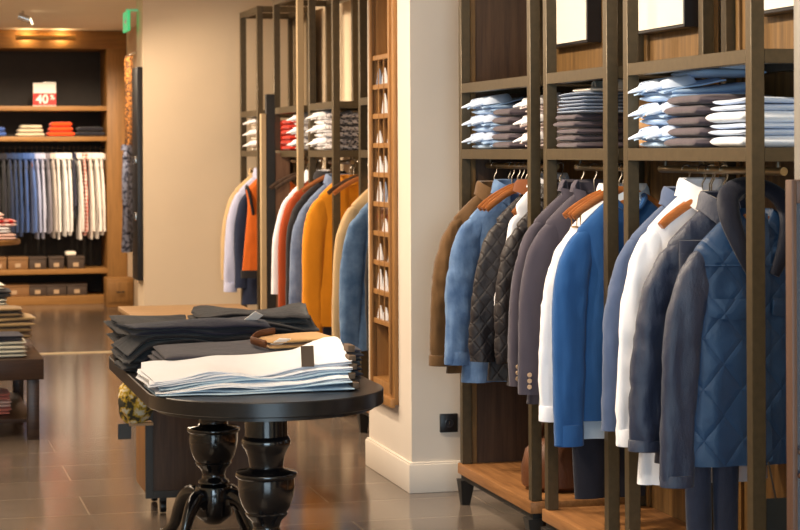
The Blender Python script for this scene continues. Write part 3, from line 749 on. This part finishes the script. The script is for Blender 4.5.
M_camel = fabric('camel_cotton', (190, 148, 96), .06, .35, .9)
WJ = [(1.175, 6.66, .67, .030, .32, M_wjb), (1.17, 6.675, .66, .030, .31, M_wj), (1.18, 6.69, .66, .028, .30, M_wjb), (1.16, 6.705, .70, .028, .30, M_wj), (1.165, 6.73, .69, .034, .32, M_wj)]
z = TZ+.001
for k, (x, y, w, tt, d, m) in enumerate(WJ):
    folded('jeans', f'white folded jeans, {OR5[k]} of the stack at the front of the black table', 'jeans', (x, y, z), w, d, tt, m, 'white jeans on the black table', 2, rz=.012*(k % 3-1), seed=70+k*.03, wedge=.55, amp=.030, zb=z-TZ-.001, sag=.35,
           tagx=((.185, -.172, .0, (-.15, 0, .05)) if k == 4 else None), tagm=M_brown_card)
    # waistband bundle at the right end: belt loops and leather patch
    r = [o for o in col.objects if o.get('label', '').startswith(f'white folded jeans, {OR5[k]} of the stack at the front')][0]
    MB().box(w/2-.012, w/2+.012, -d*.42, -d*.20, tt*.15, tt*.85, .003).build('leather_patch', M_brown_card, r)
    z += tt*.98
z = TZ+.001
for k in range(3):
    folded('jeans', f'grey folded jeans, {("lowest", "middle", "topmost")[k]} of the stack behind the white jeans', 'jeans', (1.09+.015*k, 7.03, z), .44-.01*k, .30, .042, M_gj, 'grey jeans on the black table', 2, rz=.02*k, seed=80+k, wedge=.12, amp=.010, zb=z-TZ-.001, sag=.2, tagx=((.20, -.13, .05, (1.2, .1, .3)) if k == 2 else None)); z += .041
z = TZ+.001
for k in range(3):
    folded('jeans', f'dark folded jeans, {("lowest", "middle", "topmost")[k]} of the stack under the camel trousers', 'jeans', (1.47, 7.03, z), .31, .28, .034, M_nj if k != 1 else M_bj, 'dark jeans under the camel trousers', 2, rz=-.02*k, seed=84+k, amp=.007); z += .034
r = folded('trousers', 'camel folded trousers with brown belt on the dark jeans', 'trousers', (1.40, 7.04, z), .26, .24, .04, M_camel, None, 2, rz=.1, seed=88, wedge=.1, amp=.009)
MB().tube([(-.135, -.10, .02), (-.16, -.05, .028), (-.155, .0, .03), (-.12, .03, .045), (-.06, .04, .052)], .014, 10, 18, (.5, 1)).build('belt', M_leather, r)
z = TZ+.001
for k in range(4):
    folded('jeans', f'dark navy folded jeans, {("lowest", "second", "third", "topmost")[k]} of the stack at the left edge of the black table', 'jeans', (1.08+.02*(k % 2), 7.42, z), .52, .34, .042, M_nj if k % 2 else M_bj, 'navy jeans at the left edge of the table', 2, rz=.04*(k-1), seed=90+k*.03, wedge=0, amp=.030, zb=z-TZ-.001, droop=.10 if k in (1, 2) else 0,
           tagx=((.19, -.12, .06, (.9, .4, .5)) if k == 3 else None)); z += .0405
z = TZ+.001
for k in range(4):
    folded('jeans', f'black folded jeans, {("lowest", "second", "third", "topmost")[k]} of the heap at the far right of the black table', 'jeans', (1.40-.02*(k % 2), 7.78+.03*(k % 2), z), .46, .40, .046, M_bj, 'black jeans at the far right of the table', 2, rz=-.06*(k-1), seed=95+k*.03, wedge=0, amp=.038, zb=z-TZ-.001); z += .044
z = TZ+.001
for k in range(3):
    folded('jeans', f'black folded jeans, {("lowest", "middle", "topmost")[k]} of the stack at the far left of the black table', 'jeans', (1.0, 7.85, z), .32, .36, .048, M_bj, 'black jeans at the far left of the table', 2, rz=.05*k, seed=99+k*.03, wedge=0, amp=.038, zb=z-TZ-.001); z += .046

# counter cabinet behind the table
g = thing('counter_cabinet', 'wooden counter cabinet with dark metal frame on castors behind the black table', 'cabinet', (1.33, 8.90, 0))
M_cside = wood('counter_side', (126, 88, 50), (160, 116, 70), 'z', .5)
MB().box(-.274, .27, -.37, .02, .085, .60, .003).build('body', M_cside, g)
m = MB()
for x in (-.277, .273): m.box(x-.004 if x < 0 else x-.026, x+.026 if x < 0 else x+.004, -.388, -.36, .075, .6)
m.box(-.25, .246, -.388, -.36, .075, .105); m.build('metal_frame', plain('gunmetal', (58, 54, 50), .45, .5), g)
MB().box(-.25, .246, -.382, -.371, .105, .598).build('front_panel', M_darkz, g)
MB().box(-.278, .275, -.372, .57, .601, .800, .003).build('drawer_box', M_cside, g)
MB().box(-.290, .287, -.385, .585, .800, .822, .003).build('counter_top', wood('counter_top', (160, 124, 84), (186, 150, 108), 'x', .45), g)
for x in (-.2, .2):
    for y in (-.32, -.03):
        c = MB().box(x-.014, x+.014, y-.012, y+.012, .045, .086).build('castor', M_iron, g)
        w_ = MB().lathe([(.01, -.012), (.026, -.012), (.028, 0), (.026, .012), (.01, .012)], n=18).build('wheel', M_black, c); w_.location = (x, y, .0285); w_.rotation_euler = (0, PI/2, 0)
for yy in (.53,):
    for x in (.05, .24): MB().box(x-.02, x+.02, yy-.02, yy+.02, 0, .601, .002, 1).build('leg', M_iron, g)

# yellow patterned scarf with dark tag
M_flor = spots('yellow_floral', (66, 60, 44), (206, 168, 48), 30, (222, 214, 190))
g = thing('scarf', 'yellow floral scarf hanging in a bunch beside the counter', 'scarf', (.985, 8.33, .36))
gr = []
for i in range(16):
    u = i/15; row = []
    for k in range(18):
        a = 2*PI*k/18; rr = (.03+.05*math.sin(PI*min(1, u*1.15))**.8)*(1+.28*math.sin(3*a+u*5)+.15*math.sin(5*a))
        row.append((rr*math.cos(a)*.85-.02*u, rr*math.sin(a)*.7, .06+.2*u))
    gr.append(row)
MB().loft(gr).build('cloth', M_flor, g)
MB().box(-.075, -.02, -.015, -.011, 0, .065, .001, 1).build('tag', plain('dark_tag', (52, 46, 40), .5), g)
MB().box(-.03, .07, -.03, .05, .055, .066, .001, 1).build('tray', plain('tray_board', (170, 134, 92), .5), g)
MB().tube([(0, 0, .25), (.03, .08, .38), (.058, .19, .452)], .004, 6).build('loop', M_black, g)

# ------------------------------------------------------------------ garments on the far racks
M_beige = fabric('beige_wool', (206, 176, 132), .06, .25, .9)
M_lav = fabric('lavender_cotton', (190, 194, 224), .04, .3)
M_org = fabric('orange_padded', (206, 98, 24), .1, .5, .7)
M_rustk = fabric('rust_knit', (158, 66, 28), .1, .3)
M_blk = fabric('black_wool', (36, 34, 38), .15, .3)
M_dn2 = fabric('faded_denim', (92, 108, 140), .15, .5, .85, 26, mottled=(122, 138, 168))
M_must = fabric('mustard_knit', (214, 136, 26), .08, .25, .9, 16)
M_dn3 = fabric('mid_denim', (72, 104, 146), .15, .5, .85, 26, mottled=(112, 144, 184))
def far(desc, label, cat, name, X, Y, **k):
    k.setdefault('res', 1.0)
    garment(name, label, cat, X=X, Y=Y, **k)
    hanger(X, Y, f'wooden hanger inside the {desc}', w=.15, rz=k.get('rz', 0), drop=1.485-k.get('z0', 1.385)+.016)
far('beige coat', 'beige coat hanging next to the cream wall', 'coat', 'coat', 2.62, 14.40, z0=1.39, L=.80, mat=M_beige, Ls=.77, flare=.02, collar=None, lapel=.3, seed=21)
far('lavender shirt', 'pale lavender shirt between the beige coat and the orange vest', 'shirt', 'shirt', 2.62, 14.22, z0=1.39, L=.82, mat=M_lav, Ls=.84, flare=.03, collar='shirt', seed=22, cuff=.06)
far('navy shirt', 'navy shirt peeking out below the orange vest', 'shirt', 'shirt', 2.64, 14.10, z0=1.38, L=.92, mat=M_navyk, sw=.19, Ls=.80, flare=0, collar='shirt', seed=23)
far('orange vest', 'orange padded vest with black trim on the farthest rack', 'vest', 'vest', 2.63, 13.99, z0=1.40, L=.74, mat=M_org, sw=.2, hem=.225, collar='stand', cmat=M_blk, sleeves=False, trim=M_blk, seed=24, placket=.05, lining=M_blk)
far('far white shirt', 'white shirt beside the rust sweater', 'shirt', 'shirt', 2.63, 12.44, z0=1.39, L=.82, mat=M_wht, Ls=.74, collar='shirt', seed=25)
far('rust sweater', 'rust sweater between the white shirt and the black jacket', 'sweater', 'sweater', 2.63, 12.30, z0=1.39, L=.78, mat=M_rustk, Ls=.93, flare=.01, collar='crew', seed=26)
far('black jacket', 'black jacket between the rust sweater and the faded denim shirt', 'jacket', 'jacket', 2.63, 12.05, z0=1.38, L=.86, mat=M_blk, Ls=.90, flare=.01, collar='stand', seed=27)
far('faded denim shirt', 'faded denim shirt next to the mustard cardigan', 'shirt', 'shirt', 2.63, 11.83, z0=1.37, L=.80, mat=M_dn2, Ls=.92, flare=.03, rs=1.15, collar='shirt', seed=28, cuff=.06, fold=.016)
far('mustard cardigan', 'mustard yellow cardigan on the far rack', 'cardigan', 'cardigan', 2.63, 11.52, z0=1.40, L=.88, mat=M_must, Ls=.92, flare=.0, rs=1.2, collar='crew', seed=29, placket=.03, cuff=.06)
far('navy knit', 'navy knit showing below the mustard cardigan', 'sweater', 'sweater', 2.68, 11.63, z0=1.34, L=.88, mat=M_navyk, sw=.17, Ls=.80, flare=-.02, collar='crew', seed=30)
far('beige blazer', 'beige blazer hanging just beyond the display case', 'blazer', 'blazer', 2.63, 10.66, z0=1.37, L=.86, mat=M_beige, Ls=.95, flare=.02, rs=1.1, collar=None, lapel=.3, seed=31, quad=3, bmat=M_but)
far('mid blue denim shirt', 'mid blue denim shirt right against the pillar', 'shirt', 'shirt', 2.63, 10.47, z0=1.34, L=.86, mat=M_dn3, Ls=.93, flare=.02, rs=1.15, collar='shirt', seed=32, cuff=.06, fold=.016)
far('dark jacket by the pillar', 'dark jacket half hidden behind the pillar', 'jacket', 'jacket', 2.66, 10.08, z0=1.36, L=.86, mat=M_blk, Ls=.84, flare=.0, collar='stand', seed=33)
for k, (y, lab) in enumerate(((13.0, 'white shirt'), (12.8, 'grey jacket'))):
    hanger(RX2, y, f'bare wooden hanger left of the {lab} on the far racks' if k == 0 else 'bare wooden hanger above the rust sweater on the far racks', mat=M_darkz)
for y, n in ((11.98, 'above the mustard cardigan'), (11.25, 'above the beige blazer, farther one'), (11.10, 'above the beige blazer, nearer one')):
    hanger(RX2, y, f'bare wooden hanger on the far rack {n}', w=.19, mat=M_darkz if y > 11.2 and y < 11.5 else M_hang)
# folded goods on far racks
M_pat = spots('patterned_black', (30, 30, 40), (190, 186, 190), 70)
M_redk = fabric('red_knit', (196, 50, 28), .08, .3)
for k in range(3):
    nm = ('lowest', 'middle', 'topmost')[k]
    folded_shirt(f'white folded shirt, {nm} of the stack on the farthest rack', (2.66, 14.28, ZS+.08*k), M_cream, M_white, 'white shirts on the farthest rack', seed=k+100, d=.24, t=.085)
    folded_shirt(f'white folded shirt, {nm} of the stack above the mustard cardigan', (2.64, 11.90, ZS+.08*k), M_white, M_white, 'white shirts above the mustard cardigan', seed=k+110, d=.26, t=.085)
    folded_shirt(f'white folded shirt, {nm} of the stack above the rust sweater', (2.66, 12.64, ZS+.08*k), M_white, M_wht, 'white shirts above the rust sweater', seed=k+120, d=.2, t=.085)
    folded('folded_sweater', f'red folded sweater, {nm} of the stack above the white shirt on the far rack', 'sweater', (2.68, 13.06, ZS+.07*k), .28, .28, .07, M_redk, 'red sweaters on the far rack', 2, 0, seed=130+k, axis='y')
    folded('folded_sweater', f'red folded sweater, {nm} of the stack left of the tall upright on the farthest rack', 'sweater', (2.68, 14.02, ZS+.07*k), .28, .2, .07, M_redk, 'red sweaters on the farthest rack', 2, 0, seed=134+k, axis='y')
    folded('folded_shirt', f'black patterned folded shirt, {nm} of the stack right of the white shirts', 'shirt', (2.67, 11.58, ZS+.075*k), .30, .24, .075, M_pat, 'patterned shirts on the far rack', 2, 0, seed=140+k, axis='y', amp=.01)

# upright display board between the far racks
g = thing('display_upright', 'dark upright with cream edge standing between the far racks', 'display stand', (2.44, 13.05, 0))
M_edge = plain('cream_edge', (176, 152, 116), .6, var=.03)
MB().box(-.03, .03, -.025, .025, 0, 1.93, .002, 1).build('post', M_iron, g)
MB().box(-.066, -.031, -.03, .02, 0, 1.80, .002, 1).build('edge_board', M_edge, g)
MB().box(.031, .13, -.02, .01, 0, 1.54, .002, 1).build('side_board', M_caseb, g)
g = MB().box(-.02, .02, -.02, .02, 0, 2.8, .002, 1).build('display_upright', M_edge, loc=(2.492, 12.30, 0)); tag(g, 'tall cream upright rising to the ceiling between the far racks', 'display stand')

# ------------------------------------------------------------------ back cabinet
CY = 20.6
c = thing('open_cabinet', 'large wooden open cabinet filling the back wall of the shop', 'cabinet', (.4, CY, 0)); off = (-.4, -CY, 0)
XL, XR, XI = -1.8, 2.36, 2.155
MB(off).box(XI, XR, CY, CY+.66, 0, 2.61, .004).build('side_jamb', M_cab, c)
MB(off).box(XL, XL+.2, CY, CY+.66, 0, 2.61, .004).build('side_jamb', M_cab, c)
MB(off).box(XL, XR, CY, CY+.66, 2.61, 2.795, .004).build('fascia', M_cabx, c)
MB(off).box(XL+.2, XI, CY+.62, CY+.66, 0, 2.61).build('back_panel', M_cabd, c)
for z_, nm in ((2.0, 'shelf'), (1.69, 'shelf'), (.335, 'shelf')):
    MB(off).box(XL+.2, XI, CY+.01, CY+.62, z_-.024, z_+.024, .003).build(nm, M_cabx, c)
MB(off).box(XL+.2, XI, CY-.02, CY+.62, 0, .085, .004).build('plinth', M_cabx, c)
MB(off).tube([(XL+.2, CY+.28, 1.60), (XI, CY+.28, 1.60)], .014, 10).build('hanging_rail', M_iron, c)
rnd = random.Random(4)
BX = lambda px: (px+110)*(.969*(CY+.05)+.247*1.6)/2064
cols = [(-8, 'black', (34, 32, 38)), (-2, 'dark grey', (44, 42, 48)), (4, 'charcoal', (42, 42, 50)), (10, 'dark navy', (40, 52, 82)), (16, 'navy', (44, 62, 100)), (21, 'deep blue', (46, 70, 118)), (27, 'mid blue', (62, 90, 150)), (33, 'blue', (80, 108, 168)), (38, 'lavender', (168, 176, 208)),
        (44, 'pale lilac', (184, 188, 212)), (49, 'grey', (128, 124, 134)), (54, 'stone', (196, 186, 178)), (60, 'white', (240, 236, 232)), (66, 'bright white', (244, 242, 240)), (71.5, 'snow white', (240, 238, 236)), (76, 'dark navy short', (44, 46, 66)), (81, 'off white', (236, 230, 224)),
        (87, 'red check', None), (93, 'ivory', (240, 232, 222)), (99, 'milk white', (242, 236, 230)), (104.5, 'cream white', (240, 232, 224))]
for k, (px, nm, rgb) in enumerate(cols):
    m = plaid('red_check', (238, 224, 214), (190, 62, 44)) if rgb is None else fabric('backroom_'+nm.replace(' ', '_'), rgb, .08, .3)
    nxt = 'next to the right jamb' if k == len(cols)-1 else f'hanging left of the {cols[k+1][1]} one'
    garment('shirt', f'{nm} shirt on the back cabinet rail, {nxt}', 'shirt', X=BX(px), Y=CY+.26, z0=1.50, L=(.80 if 'short' not in nm else .62)+rnd.uniform(-.05, .05), mat=m, group='shirts on the back rail', sw=.17, hem=.19, T=.013, Ls=.76 if 'short' not in nm else .5, flare=.03, rs=.46, collar='shirt', rz=PI/2+rnd.uniform(-.06, .06), seed=40+k, res=.55, fold=.006, wr=.003)
    hanger(BX(px), CY+.26, f'hanger of the {nm} shirt on the back rail', zr=1.60, drop=.10, rz=PI/2, w=.13, group='hangers on the back rail')
# folded on shelf
Z2 = 1.7145
for px, w_, rgb, nm, n, t_ in ((-4, .19, (64, 92, 160), 'blue', 2, .05), (30, .29, (200, 186, 160), 'beige', 3, .04), (60.5, .28, (236, 78, 24), 'bright orange', 3, .05), (91, .29, (34, 34, 42), 'black', 2, .05)):
    m = fabric('shelf_'+nm.replace(' ', '_'), rgb, .06, .3)
    for k in range(n):
        x = (px+110)*(.969*(CY+.15)+.247*1.7)/2064
        folded('folded_sweater', f'{nm} folded sweater on the back cabinet shelf, {("lowest", "second", "third")[k]} of its stack', 'sweater', (x, CY+.2, Z2+t_*k), w_*(1-.12*k), .3, t_, m, nm+' sweaters on the back shelf', 1, 0, seed=150+k+int(px), amp=.008)
# sale sign
g = thing('sale_sign', 'red and white sale sign reading 40% on the upper back shelf', 'sign', (1.53, CY+.06, 2.025))
MB().box(-.115, .115, -.006, .006, 0, .235, .001, 1).build('white_panel', M_white_card, g)
MB().box(-.115, .115, -.009, -.0055, .006, .13).build('red_panel', M_red, g)
text_mesh('40', .125, .002, M_white_card, 'numerals', g, (-.025, -.011, .066), (PI/2, 0, 0))
text_mesh('%', .065, .002, M_white_card, 'percent_sign', g, (.078, -.011, .088), (PI/2, 0, 0))
MB().box(-.02, .115, -.02, .02, .236, .245, .002, 1).build('clip', M_steel, g)
# boxes on lower shelves
M_bx = plain('kraft_box', (128, 92, 54), .7, var=.1, scale=30); M_bxd = plain('dark_box', (66, 52, 42), .7, var=.12, scale=30)
bi = 0
for z_, row, nm in ((.3595, ((-2, .14, 1), (17, .2, 1), (37, .17, 0), (56, .15, 0), (76, .17, 0)), 'on the low shelf'), (.086, ((13, .30, 1), (37, .17, 0), (56, .2, 0), (77, .2, 0)), 'on the cabinet plinth')):
    for k, (px, w_, kd) in enumerate(row):
        x = (px+110)*(.969*(CY+.1)+.247*1.7)/2064
        g = thing('shoe_box', f'{"kraft" if kd else "dark"} box {nm} of the back cabinet, {("leftmost", "second from left", "third from left", "fourth from left", "rightmost")[k if k < len(row)-1 else 4]}', 'box', (x, CY+.25, z_), 'boxes in the back cabinet')
        h_ = .125 if z_ > .2 else .12
        MB().box(-w_/2, w_/2, -.14, .14, 0, h_-.03, .003).build('box_base', M_bx if kd else M_bxd, g)
        MB().box(-w_/2-.004, w_/2+.004, -.144, .144, h_-.031, h_, .003).build('lid', M_bx if kd else M_bxd, g)
        MB().box(-.03, .025, -.1475, -.1435, .02, .06).build('label_card', plain('box_label', (176, 150, 120), .7) , g)
g = folded('baseball_cap', 'pale folded cap on a dark box in the back cabinet', 'cap', (1.80, CY+.2, .4855), .10, .16, .05, M_cream, None, 1, seed=170)
# picture lamp
g = thing('picture_lamp', 'brass picture lamp on the fascia above the back cabinet', 'lamp', (1.53, CY-.11, 2.715))
MB().tube([(-.30, 0, 0), (.30, 0, 0)], .028, 14).build('shade', M_brass, g)
MB().tube([(0, .0, 0), (0, .05, .03), (0, .11, .01)], .009, 8, 10).build('arm', M_brass, g)
MB().box(-.05, .05, .098, .108, -.03, .05, .003).build('backplate', M_brass, g)
# ceiling spot
g = thing('ceiling_spotlight', 'small ceiling spotlight at the top left', 'ceiling light', (1.20, 17.9, 2.72))
MB().tube([(0, 0, 0), (-.10, 0, .035)], .03, 14).build('housing', M_steel, g)
o = MB().lathe([(.001, -.004), (.034, -.004), (.036, .0), (.034, .004), (.001, .004)], n=20).build('lens', emit('lamp_lens', (255, 232, 190), 6), g)
o.location = (.012, 0, -.008); o.rotation_euler = (0, PI/2.6, 0)
MB().tube([(-.06, 0, .03), (-.06, 0, .08)], .01, 8).build('mount', M_steel, g)
# exit sign
g = thing('exit_sign', 'green emergency exit sign on a bracket at the wall end', 'exit sign', (1.735, 15.0, 2.46))
MB().box(-.010, .010, -.02, .30, -.001, .15, .002, 1).build('plate', emit('exit_green', (60, 190, 120), .9), g)
MB().box(-.012, -.0105, .09, .19, .065, .085).build('arrow_shaft', M_white_card, g)
MB().prism([(-.012, .06, .075), (-.012, .10, .11), (-.012, .10, .04)], (.0015, 0, 0)).build('arrow_head', M_white_card, g)
MB().box(-.012, .076, .05, .09, .15, .166, .002, 1).build('bracket', emit('exit_bracket_glow', (120, 200, 150), .35), g)  # bracket is no lamp; a faint green glow is put into its material
# black board with brackets on the partition end
g = thing('black_board', 'tall black board with two silver brackets on the end of the cream wall', 'board', (1.79, 14.95, .60))
MB().box(-.02, .021, -.16, .17, 0, 1.58, .003).build('board', M_black, g)
for z_ in (.44, .86):
    MB().box(-.032, -.019, -.12, .0, z_, z_+.06, .003).build('bracket', M_steel, g)
# garments on the alcove wall
garment('shirt', 'dark blue patterned shirt hanging on the alcove wall', 'shirt', X=2.25, Y=19.55, z0=1.58, L=1.0, rz=1.25, mat=spots('navy_pattern', (34, 38, 60), (128, 134, 158), 30), sw=.13, hem=.15, T=.04, Ls=.8, rs=.7, flare=.02, collar='shirt', seed=80, res=.6)
hanger(2.25, 19.55, 'hanger of the dark blue patterned shirt', zr=1.68, drop=.116, w=.1, rz=1.25)
g = thing('scarf', 'orange dotted scarf hanging above the patterned shirt on the alcove wall', 'scarf', (2.235, 19.35, 1.62))
MB().loft([[(.035*math.cos(2*PI*k/14)*(1+.2*math.sin(3*k+z_*8)), .05*math.sin(2*PI*k/14), z_) for k in range(14)] for z_ in [.86*j/14 for j in range(15)]]).build('cloth', spots('orange_dots', (196, 128, 58), (60, 40, 24), 60), g)
MB().tube([(.0, .0, .85), (.05, 0, .89), (.125, 0, .89)], .006, 8, 8).build('peg', M_steel, g)
# drawer box by cabinet
g = thing('drawer_box', 'small wooden drawer box on the floor at the right of the back cabinet', 'drawer', (2.22, 20.2, 0))
MB().box(-.13, .135, -.15, .15, 0, .29, .004).build('body', M_cabx, g)
o = MB().box(-.115, .12, -.158, -.148, .05, .25, .003).build('drawer_front', M_cab, g)
MB().tube([(-.03, -.155, .16), (-.03, -.18, .155), (.035, -.18, .155), (.035, -.155, .16)], .006, 8).build('handle', M_iron, o)

# ------------------------------------------------------------------ left side tables
b_ = thing('bench_table', 'low dark bench table at the left edge stacked with folded trousers', 'bench', (.30, 11.65, 0))
M_bench = wood('bench_dark', (44, 32, 26), (66, 48, 38), 'x', .35)
MB().box(-.62, .50, -.72, .72, .325, .438, .006).build('bench_top', M_bench, b_)
for x in (-.58, .445):
    for y in (-.66, .66): MB().box(x-.032, x+.032, y-.032, y+.032, 0, .325, .003).build('leg', M_bench, b_)
MB().box(-.58, .445, -.62, .62, .085, .105, .003).build('lower_shelf', M_bench, b_)
M_olive = fabric('olive_cotton', (118, 96, 66), .1, .35); M_khaki = fabric('khaki_cotton', (146, 122, 86), .1, .35); M_stone = fabric('stone_cotton', (186, 184, 170), .05, .3); M_pink = fabric('pink_cotton', (214, 128, 112), .1, .3); M_pinkl = fabric('pale_pink', (232, 196, 184), .06, .3)
bt = .439
def pile(spec, x, y, where, cat='trousers', nm='folded_trousers'):
    z = bt if cat else 0
    for k, (m, cn, w_, d_, t_, dx) in enumerate(spec):
        folded(nm, f'{cn} folded trousers in the {where} pile on the bench, {("lowest", "second", "third", "fourth", "fifth", "sixth", "seventh")[k]} layer', cat, (x+dx, y, z), w_, d_, t_, m, f'{where} pile on the bench', 2, seed=180+k*3+int(y*7), amp=.010, rz=.03*((k*7) % 3-1)); z += t_*.98
pile([(M_stone, 'pale grey', .50, .3, .045, 0), (M_stone, 'pale stone', .48, .3, .045, 0), (M_nj, 'navy', .46, .3, .035, .0)], .47, 11.16, 'front')
pile([(M_nj, 'navy', .5, .3, .06, 0), (M_olive, 'dark olive', .56, .32, .07, .04), (M_khaki, 'khaki', .58, .32, .06, .04), (M_olive, 'olive', .52, .3, .05, .0)], .46, 11.58, 'middle')
pile([(M_bj, 'black', .5, .3, .08, 0), (M_olive, 'dark olive', .5, .3, .08, 0), (M_khaki, 'khaki', .48, .3, .06, 0), (M_stone, 'stone', .44, .3, .045, 0), (M_bj, 'black topmost', .46, .3, .05, .02), (M_stone, 'pale topmost', .4, .28, .035, 0)], .44, 12.05, 'far')
for k in range(3):
    folded('folded_shirt', f'pink folded shirt under the bench, {("lowest", "middle", "topmost")[k]} of its stack', 'shirt', (.46, 11.35, .106+.04*k), .36, .3, .04, (M_pink, M_pinkl, M_pink)[k], 'pink shirts under the bench', 2, seed=200+k)
# farther table with red and white goods
g = thing('round_table', 'wooden table at the far left topped with red and white folded cloth', 'table', (.50, 15.3, 0))
MB().lathe([(.02, .865), (.44, .865), (.45, .872), (.45, .895), (.44, .902), (.02, .902)], n=48).build('table_top', M_cabx, g)
MB().lathe([(.05, .864), (.05, .1), (.20, .03), (.20, .0), (.02, .0)], n=24).build('pedestal', M_iron, g)
M_rw = plaid('red_white_check', (240, 226, 220), (200, 40, 36), 14)
for k, (m, nm, dx) in enumerate(((M_pinkl, 'pale pink', 0), (M_white, 'white', -.02), (M_rw, 'red and white checked', .03), (M_pinkl, 'blush', -.04))):
    folded('folded_shirt', f'{nm} folded shirt on the far left wooden table', 'shirt', (.72+dx, 15.25, .903+.05*k), .36-.03*k, .34, .05, m, 'shirts on the far left table', 2, seed=210+k, amp=.012)

# ------------------------------------------------------------------ light
def light(kind, name, loc, energy, color, target=None, **k):
    l = bpy.data.lights.new(name, kind); l.energy = energy; l.color = color
    for a, v in k.items(): setattr(l, a, v)
    o = bpy.data.objects.new(name, l); col.objects.link(o); o.location = loc
    if target is not None: o.rotation_euler = (V(target)-V(loc)).to_track_quat('-Z', 'Y').to_euler()
    return o
WARM = (1, .79, .57); WARM2 = (1, .82, .62)
light('AREA', 'shop_window_daylight', (.3, -1.3, 1.5), 260, (.66, .86, 1), (.8, 6, 1.2), shape='RECTANGLE', size=3.4, size_y=2.2)
for y in (5.2, 6.2, 7.2, 8.3):
    light('SPOT', 'ceiling_spot', (.85, y+.25, 2.74), 195, WARM2, (2.5, y, 1.45), spot_size=math.radians(92), spot_blend=.7, shadow_soft_size=.05)
for y in (10.6, 11.8, 13.0, 14.0):
    light('SPOT', 'ceiling_spot', (.9, y+.1, 2.74), 170, WARM, (2.6, y, 1.4), spot_size=math.radians(90), spot_blend=.6, shadow_soft_size=.05)
light('SPOT', 'ceiling_spot', (1.0, 6.5, 2.76), 45, WARM2, (1.2, 6.9, .75), spot_size=math.radians(50), spot_blend=.6, shadow_soft_size=.06)
light('SPOT', 'ceiling_spot', (.9, 9.0, 2.76), 18, WARM, (2.285, 9.2, 1.0), spot_size=math.radians(60), spot_blend=.7, shadow_soft_size=.06)
for x in (.9, 1.5, 2.0):
    light('SPOT', 'ceiling_spot', (x, 18.6, 2.76), 210, WARM, (x+.05, 20.8, 1.0), spot_size=math.radians(62), spot_blend=.6, shadow_soft_size=.05)
light('SPOT', 'ceiling_spot', (.3, 11.0, 2.76), 110, WARM, (.5, 11.6, .5), spot_size=math.radians(50), spot_blend=.6, shadow_soft_size=.06)
light('SPOT', 'ceiling_spot', (.6, 14.6, 2.76), 80, WARM, (.7, 15.2, .9), spot_size=math.radians(45), spot_blend=.6, shadow_soft_size=.06)
for y, e in ((3.5, 50), (8.5, 110), (12.5, 160), (17.5, 140)):
    light('AREA', 'added_ambient_fill', (-.2, y, 2.78), e, WARM, (-.2, y, 0), shape='RECTANGLE', size=1.6, size_y=2.4)  # added soft fill under the ceiling to lift the ambient level, not fixtures
for x in (1.35, 1.70):
    light('POINT', 'picture_lamp_bulb', (x, CY-.065, 2.715), 2.4, (1, .72, .38), shadow_soft_size=.02)

w = bpy.data.worlds.new('World'); sc.world = w; w.use_nodes = True
w.node_tree.nodes['Background'].inputs[0].default_value = (.75, .85, 1, 1); w.node_tree.nodes['Background'].inputs[1].default_value = .3

# ------------------------------------------------------------------ camera
cam = bpy.data.cameras.new('camera'); co = bpy.data.objects.new('camera', cam); col.objects.link(co); sc.camera = co
F = 2000.0
cam.sensor_fit = 'HORIZONTAL'; cam.sensor_width = 36; cam.lens = F/800*36
th = math.atan(510/F); pitch = 0.0; roll = math.radians(.25)
co.location = (0, 0, H)
co.rotation_euler = (Matrix.Rotation(-th, 4, 'Z') @ Matrix.Rotation(PI/2, 4, 'X') @ Matrix.Rotation(-roll, 4, 'Z')).to_euler()
cam.shift_y = -(265-151)/800
cam.clip_start = .05; cam.clip_end = 100
cam.dof.use_dof = True; cam.dof.focus_distance = 7.0; cam.dof.aperture_fstop = 7.5
sc.view_settings.view_transform = 'Standard'; sc.view_settings.look = 'None'; sc.view_settings.gamma = 1; sc.view_settings.use_curve_mapping = False
sc.view_settings.exposure = -0.25
